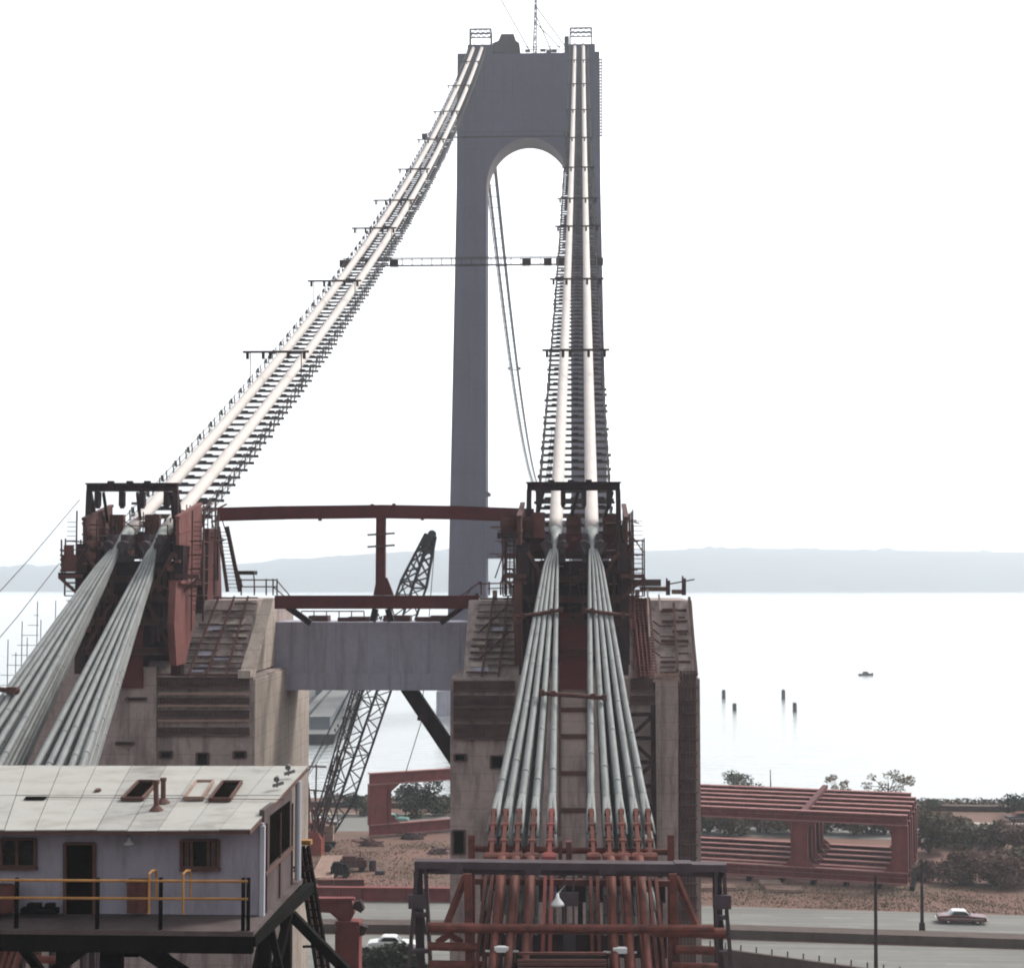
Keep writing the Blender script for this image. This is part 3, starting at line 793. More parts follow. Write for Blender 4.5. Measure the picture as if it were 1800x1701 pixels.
# stairs and railings on the left block
st = thing('stair_ladder', 'steep brown stair climbing to the saddle tower behind the hut beside the red frame', 'ladder', P(405, 1040, 122))
mb = MB(); mb.beam(P(384, 925, 122), P(400, 1040, 122), .22, .3); mb.beam(P(399, 925, 122), P(422, 1040, 122), .22, .3); mb.build('stringer', M['brown'], st)
mb = MB()
for i in range(16): mb.beam(P(386 + i * 1.0, 935 + i * 6.5, 122), P(401 + i * 1.4, 935 + i * 6.5, 122), .3, .05)
mb.build('tread', M['dark'], st)
mb = MB(); mb.beam(P(388, 905, 122), P(426, 1030, 122), .08, .08); mb.beam(P(370, 900, 121), P(398, 886, 124), .12, .12); mb.beam(P(372, 918, 121), P(405, 900, 124), .12, .12)
mb.beam(P(340, 905, 119), P(372, 884, 122), .12, .12); mb.build('hand_rail', M['brown'], st)
mb = MB(); quadbox(mb, 418, 446, 1003, 1010, lambda u, v, o: P(u, v, 122), 0, 1.4); mb.beam(P(446, 1008, 122), P(448, 1040, 122), .08, .08)
mb.build('landing', M['dark'], st)
rl = MB()
for v in (1019, 1031): rl.beam(P(424, v, 121), P(486, v, 121), .1, .1)
for u in (424, 447, 468, 480, 487): rl.beam(P(u, 1017, 121), P(u, 1046, 121), .1, .1)
rl.beam(P(486, 1019, 121), P(512, 1050, 121), .08, .08); rl.beam(P(480, 1031, 121), P(505, 1052, 121), .08, .08)
tag(rl.build('railing', M['brown']), 'thin brown railing on top of the anchorage behind the hut beside the stair', 'railing')
rl = MB()
rl.beam(P(842, 1026, 121), P(900, 1024, 121), .12, .1); rl.beam(P(845, 1022, 121), P(790, 1062, 121), .1, .1)
for u in (846, 860, 880, 898): rl.beam(P(u, 1022, 121), P(u, 1046, 121), .12, .12)
rl.beam(P(830, 1032, 121), P(800, 1075, 121), .1, .1)
tag(rl.build('railing', M['brown']), 'brown railing on top of the waterside anchorage where the red frame ends', 'railing')
# loads on top of the right block
mb = MB(); quadbox(mb, 1114, 1162, 1018, 1030, lambda u, v, o: P(u, v, 118), 0, 2.6); tag(mb.build('plank_stack', M['timber']), 'stack of dark planks on top of the waterside anchorage near the water side', 'planks')
mb = MB(); quadbox(mb, 1126, 1178, 1031, 1039, lambda u, v, o: P(u, v, 118.4), 0, 2.0); quadbox(mb, 1182, 1204, 1036, 1044, lambda u, v, o: P(u, v, 118.4), 0, 1.2)
tag(mb.build('timber_pile', M['timberpale']), 'pile of brown timbers lying under the plank stack at the waterside anchorage edge', 'timbers')
for i, (u, v0) in enumerate(((1172, 1016), (1200, 1012))):
    mb = MB(); quadbox(mb, u - 1, u + 6, v0 + 4, 1046, lambda a, b, o: P(a, b, 118), 0, .5); mb.beam(P(u, v0, 118), P(u, 1046, 118), .12, .12)
    tag(mb.build('form_post', M['timber']), ['upright grey form panel on the waterside anchorage, inner of two', 'upright grey form panel at the outermost top corner of the waterside anchorage'][i], 'form panel')
mb = MB(); mb.beam(P(1178, 1026, 118), P(1221, 1018, 118), .1, .1); tag(mb.build('loose_pole', M['timber']), 'thin pole poking out over the water from the top of the waterside anchorage', 'pole')
def workers(): pass
for i, (u, v, w) in enumerate(((905, 1042, 10), (920, 1040, 8), (870, 1044, 8), (1102, 1046, 9), (1120, 1043, 8), (930, 1035, 6))):
    mb = MB(); p = P(u, v, 118.5); mb.box(p.x - w / 50, p.x + w / 50, 118, 118.8, 40.12, p.z + .3)
    tag(mb.build('loose_board', M['timberpale']), 'pale loose board lying at the foot of the saddle tower on the waterside anchorage', 'board', 'loose boards on the waterside anchorage')
# spreader bars over the right fans
for nm, (a, b), lab in (('spreader_bar', ((905, 1085, 104.2), (985, 1072, 104.6)), 'brown pipe lying across the strand fan next to the tower arch'),
                    ('spreader_bar', ((1026, 1072, 104.6), (1110, 1083, 104.2)), 'brown pipe lying across the strand fan nearest the open harbour'),
                    ('spreader_bar', ((953, 1218, 95.6), (1062, 1226, 95.3)), 'short brown pipe clamped between the two fans, lower and midway down')):
    mb = MB(); mb.tube([P(*a), P(*b)], .13, 8)
    for f in (.0, .18, .82, 1.0): q = P(*a).lerp(P(*b), f); mb.box(q.x - .14, q.x + .14, q.y - .2, q.y + .2, q.z - .16, q.z + .2)
    tag(mb.build(nm, M['brown']), lab, 'pipe')
mb = MB(); mb.tube([P(-30, 1208, 96), P(34, 1215, 96)], .16, 8); q = P(22, 1213, 96); mb.box(q.x - .3, q.x + .3, q.y - .2, q.y + .2, q.z - .2, q.z + .2)
tag(mb.build('spreader_bar', M['brown']), 'short dark pipe lying across the outer slanting strand fan above the hut roof', 'pipe')
# long thin wires off the saddle tower behind the hut
for a, b, lab in (((140, 878, 115), (-60, 1105, 88), 'thin wire slanting down from the gallows frame behind the hut, the higher wire'),
                  ((104, 990, 112), (-60, 1190, 88), 'thin wire slanting down from under the boxed work platform, the lower wire')):
    mb = MB(); p, q = P(*a), P(*b); mb.tube([p, p.lerp(q, .5) - V((0, 0, .15)), q], .03, 5)
    tag(mb.build('guy_wire', M['rope']), lab, 'wire')

# ---- scaffold tubes and planks crowding the saddle towers
def tube_scaffold(label, u0, u1, v0, v1, D0, D1, n, npl, at):
    t = thing('tube_scaffold', label, 'scaffold', at, 'tube scaffolds around the saddle towers')
    mb = MB(); hub = P((u0 + u1) / 2, v1, (D0 + D1) / 2)
    for i in range(n):
        u = rnd.uniform(u0, u1); D = rnd.uniform(D0, D1); k = rnd.random()
        if k < .45: mb.beam(P(u, v0 + rnd.uniform(-8, 30), D), P(u + rnd.uniform(-2, 2), v1, D), .075, .075)
        elif k < .8: v = rnd.uniform(v0, v1); mb.beam(P(u - rnd.uniform(8, 26), v, D), P(u + rnd.uniform(8, 26), v + rnd.uniform(-3, 3), D), .075, .075)
        else: mb.beam(P(u - rnd.uniform(5, 18), rnd.uniform(v0, v1), D), P(u + rnd.uniform(5, 18), rnd.uniform(v0, v1), D + rnd.uniform(-1, 1)), .075, .075)
    mb.build('tubes', M['brown'], t)
    for i in range(npl):
        u = rnd.uniform(u0, u1); v = rnd.uniform(v0 + 10, v1); D = rnd.uniform(D0, D1); mb = MB()
        w = rnd.uniform(8, 22); mb.beam(P(u - w, v, D), P(u + w, v + rnd.uniform(-3, 3), D), rnd.uniform(.25, .7), .07)
        mb.build('plank', M[rnd.choice(['timber', 'timberpale', 'rust', 'brown'])], t)
tube_scaffold('rusty tube scaffold with planks on the stair side of the hut-side saddle tower', 306, 388, 888, 1020, 116.5, 122, 46, 14, P(345, 1040, 119))
tube_scaffold('tube scaffold and planks behind the necks of the slanting cables', 150, 300, 900, 985, 113.5, 118, 46, 16, P(230, 1000, 116))
tube_scaffold('rusty tube scaffold on the arch side of the waterside saddle tower', 880, 936, 900, 1044, 113, 118, 40, 12, P(905, 1046, 116))
tube_scaffold('tube scaffold on the harbour side of the waterside saddle tower', 1076, 1114, 905, 1044, 112.5, 118, 40, 10, P(1098, 1046, 116))
tube_scaffold('dark tube scaffold crossing behind the near-vertical strand fans', 925, 1100, 955, 1150, 113, 114, 44, 14, P(1010, 1160, 113.5))

# ---- dark braced truss standing between the fan and the outer pilaster
tz = thing('braced_truss', 'dark cross-braced steel truss standing against the waterside anchorage beside the strand fan', 'truss', P(1128, 1500, 111.5))
for u0, u1 in ((1104, 1112), (1148, 1150)):
    mb = MB(); mb.beam(P(u0, 1238, 111.6), P(u1, 1500, 111.6), .34, .3); q = P(u1, 1500, 111.6); mb.beam(q, V((q.x, q.y, 11.4)), .34, .3); mb.build('chord', M['dark'], tz)
for i in range(6):
    v0 = 1255 + i * 42; v1 = v0 + 42; mb = MB()
    mb.beam(P(1105 + i, v0, 111.5), P(1149, v0, 111.5), .28, .26); mb.build('rung', M['dark'], tz)
    mb = MB(); a_, b_ = (1108, 1148) if i % 2 else (1148, 1108); mb.beam(P(a_, v0 + 2, 111.4), P(b_, v1 - 2, 111.4), .24, .24); mb.build('diagonal', M['dark'], tz)
# ================================================================ ANCHOR STEEL IN FRONT OF THE BLOCKS
MB().box(-46, 12, 56, 112.3, GZ - .5, 11.5).build('anchor_pit_floor', M['conc'], kind='structure')
def anchor(side):
    off = CEN[side] - CEN['right']; O = V((off, 0, 0))
    where = 'the anchorage under the hut' if side == 'left' else 'the open anchorage'
    PP = lambda u, v, D: P(u, v, D) + O
    # eyebars
    for k in (0, 1):
        for i, u in enumerate(END_R[k]):
            a = PP(u, 1436, 86.1); top = a + V((0, 0, .35))
            fn = (['leftmost','second','third','fourth','fifth'] if True else 0)[i]
            lab = f"{fn} red eyebar of the {'arch-side' if k == 0 else 'harbour-side'} strand fan, {where}"
            t = thing('eyebar', lab, 'eyebar', a, 'red eyebars of the strands')
            lean = .06 * (i - 2) * (1 if k else 1)
            mb = MB(); b_ = PP(u, 1510, 83.0); b_.x += (-.22 if k == 0 else .22) * (.6)
            mb.beam(top, b_, .2, .36); mb.tube([top + V((-.16, 0, -.1)), top + V((.16, 0, -.1))], .2, 8)
            for j in (1.0, 2.0): mb.tube([top.lerp(b_, j / 3) + V((-.2, 0, 0)), top.lerp(b_, j / 3) + V((.2, 0, 0))], .22, 8)
            em = M[rnd.choice(['redpipe', 'redpipe', 'pipedark', 'red'])]; mb.build('shank', em, t)
            mb = MB(); e = b_ + V((0, -9.0, -7.4)); e.x = b_.x + (b_.x - PP(1003, 1500, 83).x) * .10
            for q in (-.17, .17): mb.beam(b_ + V((q, .3, .2)), e + V((q, 0, 0)), .17, .42)
            mb.tube([b_ + V((-.36, 0, 0)), b_ + V((.36, 0, 0))], .33, 10)
            mb.build('lower_bar', em, t)
            if i in (1, 2, 3):
                mb = MB(); mb.tube([b_ + V((0, -1.2, .3)), e + V((0, -.5, .65))], [.22, .16], 8); mb.build('sleeve', em, t, smooth=True)
    fr = thing('pipe_frame', f'red pipe frame holding the eyebars in front of {where}', 'pipe frame', PP(1003, 1690, 80))
    mb = MB(); mb.tube([PP(824, 1491, 84.6), PP(1184, 1497, 84.6)], .17, 8); mb.build('top_pipe', M['redpipe'], fr)
    for u0, u1 in ((829, 829), (1179, 1180)):
        mb = MB(); mb.beam(PP(u0, 1467, 84.4), PP(u1, 1720, 83.5), .34, .3); mb.build('upright', M['redpipe'], fr)
    for u0, u1 in ((822, 826), (1183, 1190)):
        mb = MB(); mb.beam(PP(u0, 1535, 79), PP(u1, 1740, 78.5), .36, .36); mb.build('upright', M['redpipe'], fr)
    for (u0, u1, v, r) in ((752, 846, 1629, .24), (846, 1255, 1631, .22), (752, 838, 1662, .2), (1188, 1256, 1668, .2), (1150, 1275, 1637, .24), (752, 850, 1694, .2), (1180, 1260, 1697, .18)):
        mb = MB(); mb.tube([PP(u0, v, 78.2 + rnd.uniform(-.4, .2)), PP(u1, v + 2, 78.2)], r, 10); mb.build('cross_pipe', M['redpipe'], fr)
    for a, b in (((818, 1540), (786, 1622)), ((1188, 1540), (1226, 1628)), ((770, 1655), (792, 1640)), ((810, 1655), (788, 1640))):
        mb = MB(); mb.beam(PP(*a, 79.3), PP(*b, 78.6), .26, .26); mb.build('brace', M['redpipe'], fr)
    mb = MB()
    mb.beam(PP(835, 1548, 82), PP(1178, 1552, 82), .3, .3)
    mb.beam(PP(985, 1478, 84.6) , PP(985, 1560, 84), .2, .3); mb.box(PP(1000, 1490, 84.5).x - .15, PP(1000, 1490, 84.5).x + .15, 84, 84.6, PP(0, 1505, 84).z, PP(0, 1472, 84).z)
    mb.build('inner_beam', M['rust'], fr)
    gd = thing('shade_girder', f'added dark girders for the shade behind the eyebars of {where}', 'girder', PP(1003, 1700, 92))  # dark steel added in place of the shade seen between the eyebars
    for z, D in ((24.2, 91.5), (21.5, 90), (19.0, 88.2), (16.6, 86.5)):
        mb = MB(); mb.girder(PP(846, 1500, 92) * 1 + V((0, D - 92, z - PP(846, 1500, 92).z)), PP(1168, 1500, 92) + V((0, D - 92, z - PP(1168, 1500, 92).z)), .8, 1.25, .1); mb.build('beam', M['dark'], gd)
    mb = MB()
    for u in range(852, 1170, 28): p = PP(u, 1540, 92.5); mb.box(p.x - .14, p.x + .14, 92.2, 92.8, 11.5, 25.2)
    mb.build('shade_plate', M['dark'], gd)
    if side == 'right': pass
    # purple-grey gantry
    gt = thing('gantry_frame', f'purple grey steel gantry with lattice legs over the eyebars of {where}', 'gantry', PP(1003, 1701, 79))
    D = 80
    mb = MB(); a, b = PP(730, 1517, D), PP(1276, 1523, D); mb.beam(a, b, .9, .36); mb.beam(a + V((0, .1, -.32)), b + V((0, .1, -.32)), .1, .4); mb.beam(a + V((0, .35, -.32)), b + V((0, .35, -.32)), .1, .4); mb.build('top_beam', M['gantry'], gt)
    mb = MB(); mb.beam(a + V((.2, .25, -.42)), b + V((-.2, .25, -.42)), .3, .22)
    for u in (800, 936, 1068, 1200): p = PP(u, 1519, D); mb.box(p.x - .42, p.x + .42, D - .5, D + .5, p.z - .38, p.z + .14)
    mb.build('splice', M['gantry'], gt)
    for (t0, b0, t1, b1, pu) in (((733, 1525), (714, 1760), (748, 1525), (760, 1760), 735), ((1258, 1532), (1262, 1760), (1272, 1532), (1290, 1760), 1268)):
        mb = MB(); mb.beam(PP(*t0, D), PP(*b0, D), .16, .5); mb.beam(PP(*t1, D + .1), PP(*b1, D), .16, .5)
        mb.beam(PP(*t0, D + .9), PP(t1[0], 1640, D + .9), .12, .2); mb.beam(PP(t0[0] + 2, 1530, D + .4), PP(t0[0] + 8, 1760, D + .4), .45, .1)
        for f in (.35, .62, .9):
            mb.beam(PP(*t0, D).lerp(PP(*b0, D), f), PP(*t1, D).lerp(PP(*b1, D), f), .4, .16)
        bb = PP(*b0, D); cc = PP(*b1, D)
        mb.beam(bb, V((bb.x, D, 11.4)), .2, .5); mb.beam(cc, V((cc.x, D, 11.4)), .2, .5)
        mb.build('lattice_leg', M['gantry'], gt)
        mb = MB(); q = PP(pu, 1582, D); mb.box(q.x - .44, q.x + .44, D - .45, D - .1, q.z - .33, q.z + .33); mb.build('gusset_plate', M['gantry'], gt)
    mb = MB()
    for u in (992, 1008): mb.beam(PP(u, 1530, D), PP(u, 1668, D - .2), .1, .4)
    q = PP(1001, 1577, D); mb.box(q.x - .75, q.x + .45, D - .4, D - .1, q.z - .34, q.z + .3)
    q = PP(1001, 1640, D); mb.box(q.x - .3, q.x + .3, D - .4, D + .1, q.z - 1, q.z + .5); mb.build('hanger', M['gantry'], gt)
    if side == 'right':
        q = PP(980, 1582, 78.6)
        lm = MB(); lm.tube([q + V((0, 0, -.24)), q + V((0, 0, -.12)), q + V((0, 0, .12)), q + V((0, 0, .34))], [.34, .3, .1, .06], 16); lm.beam(q + V((0, 0, .3)), q + V((.35, 1.2, .5)), .025, .025)
        tag(lm.build('work_lamp', M['white'], smooth=True), 'white conical work lamp hanging from the purple grey gantry over the eyebars', 'lamp')
        tk = thing('track_beam', 'dark trolley track with pale rails low between the gantry legs at the bottom edge', 'track', PP(990, 1700, 76))
        mb = MB()
        for v, w in ((1675, .12), (1687, .08), (1694, .1), (1702, .1)): mb.beam(PP(910, v, 76.2), PP(1066, v, 76.2), .15, w)
        mb.build('rail', M['rust'], tk)
        mb = MB(); a_, b_ = PP(905, 1690, 77), PP(1070, 1690, 77); mb.box(a_.x, b_.x, 76.4, 78, 19.5, a_.z + .1); mb.build('carriage', M['black'], tk)
        for i, (u, v) in enumerate(((882, 1667), (1090, 1669))):
            lm = MB(); q = PP(u, v, 77.5); lm.box(q.x - .34, q.x + .34, 77.3, 77.7, q.z - .12, q.z + .12); lm.beam(q + V((-.8, .2, -.15)), q + V((.8, .2, -.15)), .1, .08)
            tag(lm.build('floodlight', M['white']), ['small white box floodlight at the arch-side end of the trolley track', 'small white box floodlight at the harbour-side end of the trolley track'][i], 'floodlight')
for s_ in ('left', 'right'): anchor(s_)

# ================================================================ HUT ON ITS TRESTLE
DW = 49.5
hut = thing('site_hut', 'lavender grey site hut with a pale low roof on the dark trestle', 'hut', P(230, 1610, 52))
XL = P(-260, 1500, DW).x; XR = P(462, 1500, DW).x
zf = P(230, 1606, DW).z; zw = P(230, 1452, DW).z
MB().box(XL, XR, DW, DW + .2, zf, zw + .12).build('front_wall', M['hutwall'], hut)
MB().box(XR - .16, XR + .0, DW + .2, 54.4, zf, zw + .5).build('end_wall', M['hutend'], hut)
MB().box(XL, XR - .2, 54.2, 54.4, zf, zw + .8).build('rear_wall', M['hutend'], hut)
MB().box(XR - .08, XR + .06, DW - .06, DW + .1, zf - .02, zw + .05).build('corner_trim', M['paleblue'], hut)
# roof: sheets laid edge to edge, slightly uneven
E = lambda u, v=1459: P(u, v, 48.2)
eA, eB = P(-260, 1461, 48.2), P(440, 1460, 48.2); rA, rB = P(-260, 1347, 56.3), P(524, 1349, 56.3)
rB.x = eB.x + .35
mb = MB(); nn = 13
for r in range(2):
    for i in range(nn):
        f0, f1 = i / nn, (i + 1) / nn
        t0, t1 = (0, .52) if r == 0 else (.50, 1)
        def q(f, t): return eA.lerp(eB, f).lerp(rA.lerp(rB, f), t)
        lift = .012 * rnd.random() + (.02 if r else 0)
        g = .012
        pa, pb, pc, pd = q(f0, t0), q(f1, t0), q(f1, t1), q(f0, t1)
        sag = V((0, 0, rnd.uniform(-.03, .02))) if r == 0 else V((0, 0, 0))
        pa = pa + V((g, 0, lift)) + sag; pb = pb + V((-g, 0, lift)) + sag; pc = pc + V((-g, 0, lift)); pd = pd + V((g, 0, lift))
        mb.prism([pa, pb, pc, pd], (0, 0, .035))
rf = mb.build('roof', M['hutroof'], hut)
for m_ in ('roofgrey', 'roofpale'): rf.data.materials.append(M[m_])
for i_, p_ in enumerate(rf.data.polygons):
    if i_ % 6 == 0: k_ = rnd.choice((0, 0, 1, 2))
    p_.material_index = k_
mb = MB(); mb.prism([eA - V((0, 0, .03)), eB - V((0, 0, .03)), rB - V((0, 0, .03)), rA - V((0, 0, .03))], (0, 0, .022)); mb.build('roof_deck', M['hutrim'], hut)
mb = MB(); mb.beam(eA + V((0, .05, -.05)), eB + V((0, .05, -.05)), .06, .1); mb.beam(eB + V((-.03, 0, -.05)), rB + V((-.03, 0, -.05)), .06, .12); mb.build('eaves_trim', M['hutrim'], hut)
def RP(u, v):
    """point on the roof plane under a photo pixel"""
    n = (eB - eA).cross(rA - eA).normalized(); o = V((0, 0, H)); d = P(u, v, 10) - o
    return o + d * ((eA - o).dot(n) / d.dot(n))
def roofquad(name, pts, th, m, rim=None):
    mb = MB(); mb.prism([RP(*p) + V((0, 0, .06)) for p in pts], (0, 0, th)); o = mb.build(name, M[m], rf)
    if rim:
        mb = MB(); c = [RP(*p) + V((0, 0, .1)) for p in pts]
        for a, b in zip(c, c[1:] + c[:1]): mb.beam(a, b, .07, .12)
        mb.build('hatch_frame', M[rim], o)
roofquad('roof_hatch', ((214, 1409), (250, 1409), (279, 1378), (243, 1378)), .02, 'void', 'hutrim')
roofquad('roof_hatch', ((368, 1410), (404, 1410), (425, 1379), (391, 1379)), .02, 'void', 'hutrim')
roofquad('skylight', ((324, 1408), (356, 1408), (375, 1378), (345, 1378)), .02, 'roofpale', 'timberpale')
roofquad('roof_patch', ((42, 1408), (78, 1408), (84, 1404), (46, 1404)), .03, 'void')
roofquad('roof_patch', ((165, 1395), (178, 1393), (176, 1390), (168, 1391)), .05, 'hutrim')
mb = MB(); mb.beam(RP(80, 1405) + V((0, 0, .08)), RP(500, 1409) + V((0, 0, .08)), .03, .02); mb.build('lap_seam', M['hutrim'], rf)
for i, (u, vb, vt) in enumerate(((275, 1424, 1376), (287, 1411, 1372))):
    b_ = RP(u, vb); D = b_.y; top = P(u - (0 if i else 1), vt, D); mb = MB(); mb.tube([b_, top], .085, 8); mb.tube([b_, b_ + V((0, 0, .16))], [.24, .1], 10); mb.tube([top, top + V((0, 0, .1))], .11, 8)
    mb.build('stovepipe', M['hutrim'], hut)
def HP(u, v, off=0): return P(u, v, DW - off)
def hq(mb, u0, u1, v0, v1, off, th):
    a, b, c, d = HP(u0, v0, off), HP(u1, v0, off), HP(u1, v1, off), HP(u0, v1, off); return mb.prism([d, c, b, a], (0, th, 0))
def hut_window(u0, u1, v0, v1, mull):
    mb = MB()
    for a, b in (((u0, v0), (u1, v0)), ((u1, v0), (u1, v1)), ((u0, v1), (u1, v1)), ((u0, v0), (u0, v1))): mb.beam(HP(*a, .05), HP(*b, .05), .1, .075)
    for u in mull: mb.beam(HP(u, v0, .05), HP(u, v1, .05), .08, .075)
    mb.beam(HP(u0 - 3, v1 + 4, .1), HP(u1 + 3, v1 + 4, .1), .2, .08)
    w = mb.build('window', M['hutrim'], hut)
    hq(MB(), u0, u1, v0, v1, .025, .015).build('pane', M['glass'], w)
    mb = MB()
    if len(mull) > 1:
        for u in (u0 + 9, u1 - 9): hq(mb, u - 4, u + 4, v0 + 2, v1 - 2, .032, .005)
        mb.build('curtain', M['timber'], w)
hut_window(2, 62, 1474, 1522, (30,)); hut_window(319, 384, 1476, 1524, (337, 366))
dr = MB()
for a, b in (((114, 1482), (166, 1482)), ((114, 1482), (114, 1606)), ((166, 1482), (166, 1606))): dr.beam(HP(*a, .05), HP(*b, .05), .1, .08)
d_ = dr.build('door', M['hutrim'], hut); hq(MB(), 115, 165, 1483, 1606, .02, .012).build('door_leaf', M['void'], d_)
mb = MB(); p = HP(150, 1546, .06); mb.box(p.x - .06, p.x + .06, p.y - .08, p.y, p.z - .03, p.z + .03); mb.build('handle', M['rust'], d_)
q = HP(227, 1480, .3)
lm = MB(); lm.tube([q + V((0, 0, -.06)), q + V((0, 0, -.03)), q + V((0, 0, .04)), q + V((0, 0, .15))], [.17, .16, .06, .03], 16); lm.tube([q + V((0, 0, .13)), q + V((0, .3, .2))], .02, 6)
tag(lm.build('wall_lamp', M['white'], smooth=True), 'white conical lamp on the hut front wall between door and window', 'lamp')
mb = MB(); hq(mb, 223, 256, 1550, 1605, .35, .3); hq(mb, 221, 258, 1547, 1551, .38, .36); hq(mb, 239, 240.5, 1553, 1603, .37, .02); tag(mb.build('cabinet', M['rust']), 'rust red cabinet standing on the gallery against the hut wall', 'cabinet')
mb = MB(); p = HP(4, 1602, .6); mb.tube([p, p + V((0, 0, .05)), p + V((0, 0, .4)), p + V((0, 0, .75)), p + V((0, 0, .8))], [.36, .38, .41, .38, .35], 16); tag(mb.build('barrel', M['yellow'] if False else M['rust'], smooth=True), 'rusty orange drum on the gallery beneath the wider hut window', 'barrel')
for i, (u, w) in enumerate(((60, 15), (88, 10))):
    mb = MB(); p = HP(u, 1604, .5); mb.box(p.x - w / 40, p.x + w / 40, p.y - .2, p.y + .15, p.z, p.z + .16); mb.box(p.x - w / 80, p.x + w / 70, p.y - .15, p.y + .1, p.z + .16, p.z + .3)
    tag(mb.build('tool_box', M['black']), ['wider low dark box on the gallery floor near the hut door', 'smaller dark box on the gallery floor, closest to the hut door'][i], 'box')
# floodlights at the roof corner, pale pipe at the back corner
for i, (u, v) in enumerate(((507, 1368), (487, 1389))):
    p = RP(u, v) + V((0, 0, .1)); mb = MB(); mb.tube([p + V((0, .1, .35)), p + V((0, -.12, .28))], [.04, .10], 12); mb.beam(p, p + V((0, .05, .3)), .05, .05); mb.beam(p + V((-.15, 0, .05)), p + V((.2, .1, .15)), .1, .1)
    tag(mb.build('floodlight', M['deckgrey']), ['grey floodlight at the back corner of the hut roof, above the drain pipe', 'grey floodlight halfway along the short edge of the hut roof'][i], 'floodlight')
mb = MB(); mb.tube([V((XR + .16, 54.75, P(512, 1372, 54.75).z)), V((XR + .16, 54.75, P(512, 1546, 54.75).z))], .11, 10); mb.build('drain_pipe', M['paleblue'], hut)
mb = MB(); 
for k in range(3):
    D = 50 + k * 2.2; mb.beam((XR + .03, D, zf), (XR + .03, D, zw + .05), .05, .06)
mb.beam((XR + .05, 49.7, zf + 1.2), (XR + .05, 54.4, zf + 1.25), .05, .12); mb.build('end_batten', M['hutrim'], hut)
MB().box(XR - .01, XR + .02, 50.6, 54.0, zf + 1.35, zw + .2).build('end_dark_panel', M['void'], hut)  # black panel on the wall paints in the dark of an opening
# gallery and trestle
tr = thing('trestle', 'dark timber trestle and gallery deck carrying the hut', 'trestle', (XR - 4, 52, 11.5))
XG = P(440, 1600, 47.3).x
MB().box(XL, XG + .1, 47.3, 55.6, zf - .16, zf - .01).build('deck', M['hutend'], tr)
mb = MB(); mb.beam((XL, 47.5, zf - .42), (XG + .05, 47.5, zf - .42), .3, .5); mb.beam((XL, 55.3, zf - .45), (XR + .4, 55.3, zf - .45), .3, .5)
for k in range(18): x = XG - .3 - k * .9; mb.beam((x, 47.4, zf - .38), (x, 55.4, zf - .38), .12, .3)
mb.beam((XG, 47.4, zf - .3), (XR + .45, 55.5, zf - .3), .3, .35); mb.build('edge_beam', M['black'], tr)
for (u, D) in ((466, 50.0), (503, 55.2), (206, 50.2), (112, 51.0), (188, 54.0), (-60, 50)):
    p = P(u, 1640, D); mb = MB(); mb.beam((p.x, D, zf - .25 if D < 55 else zf + .9), (p.x, D, 11.4), .36, .4); mb.build('post', M['black'], tr)
for a, b, w in (((212, 1640, 50), (336, 1720, 50), .4), ((512, 1607, 55), (625, 1722, 55), .32), ((180, 1640, 50.3), (-10, 1790, 50.3), .35), ((466, 1640, 50.1), (440, 1760, 54), .3), ((20, 1640, 53), (90, 1730, 53), .25), ((480, 1720, 53), (518, 1560, 55), .25), ((476, 1630, 50), (500, 1740, 50), .2), ((200, 1672, 51), (245, 1673, 51), .25)):
    mb = MB(); mb.beam(P(*a), P(*b), w, w); mb.build('brace', M['black'], tr)
mb = MB(); mb.beam(P(245, 1640, 52), P(330, 1735, 52), .1, .55); mb.build('pale_plank', M['timber'], tr)
mb = MB()
for a, b, s in (((275, 1655, 51), (440, 1650, 51), .25),): p, q = P(*a), P(*b); mb.tube([p, p.lerp(q, .5) - V((0, 0, s)), q], .018, 5)
mb.build('slack_cable', M['rope'], tr)
gr = thing('gallery_railing', 'yellow two-rail safety railing along the hut gallery', 'railing', (XG - 4, 47.4, zf))
for v in (1547, 1578):
    mb = MB(); mb.tube([P(-260, v - 2, 47.4), P(436, v + 1.5, 47.4)], .04, 8); mb.build('rail', M['yellow'], gr)
for u in (30, 172, 283, 428, 437, -100):
    mb = MB(); p = P(u, 1545, 47.45); mb.beam((p.x, 47.45, zf - .1), (p.x, 47.45, p.z + .05), .1, .1); mb.build('post', M['black'], gr)
ld = thing('access_ladder', 'yellow ladder hoops hooked over the hut gallery railing', 'ladder', P(300, 1605, 47.2))
for u in (262, 322):
    mb = MB(); mb.tube([P(u, 1606, 47.1), P(u, 1535, 47.1), P(u + 5, 1530, 47.3), P(u + 12, 1529, 47.9), P(u + 13, 1540, 48.0), P(u + 13, 1575, 48.0)], .035, 8); mb.build('hoop', M['yellow'], ld)
# ladder tower just right of the hut
lt = thing('ladder_tower', 'slim dark ladder tower with paired poles beside the end wall of the hut', 'ladder', P(545, 1700, 58))
for a, b in ((524, 562), (533, 574), (541, 584)):
    mb = MB(); mb.beam(P(a, 1486, 58), P(b, 1740, 57.5), .1, .1); q = P(b, 1740, 57.5); mb.beam(q, V((q.x + .8, q.y, 11.4)), .1, .1); mb.build('pole', M['black'], lt)
mb = MB(); mb.prism([P(528, 1490, 58.3), P(539, 1490, 58.3), P(580, 1740, 57.9), P(566, 1740, 57.9)][::-1], (0, .05, 0)); mb.build('pale_board', M['timberpale'], lt)
for v in range(1500, 1740, 14): MB().beam(P(526 + (v - 1486) * .15, v, 57.9), P(543 + (v - 1486) * .17, v, 57.9), .05, .05).build('rung', M['dark'], lt)
for v in (1524, 1530, 1663): MB().beam(P(515 + (v - 1520) * .12, v, 57.8), P(549 + (v - 1520) * .2, v - 1, 57.8), .07, .08).build('tie_bar', M['dark'], lt)
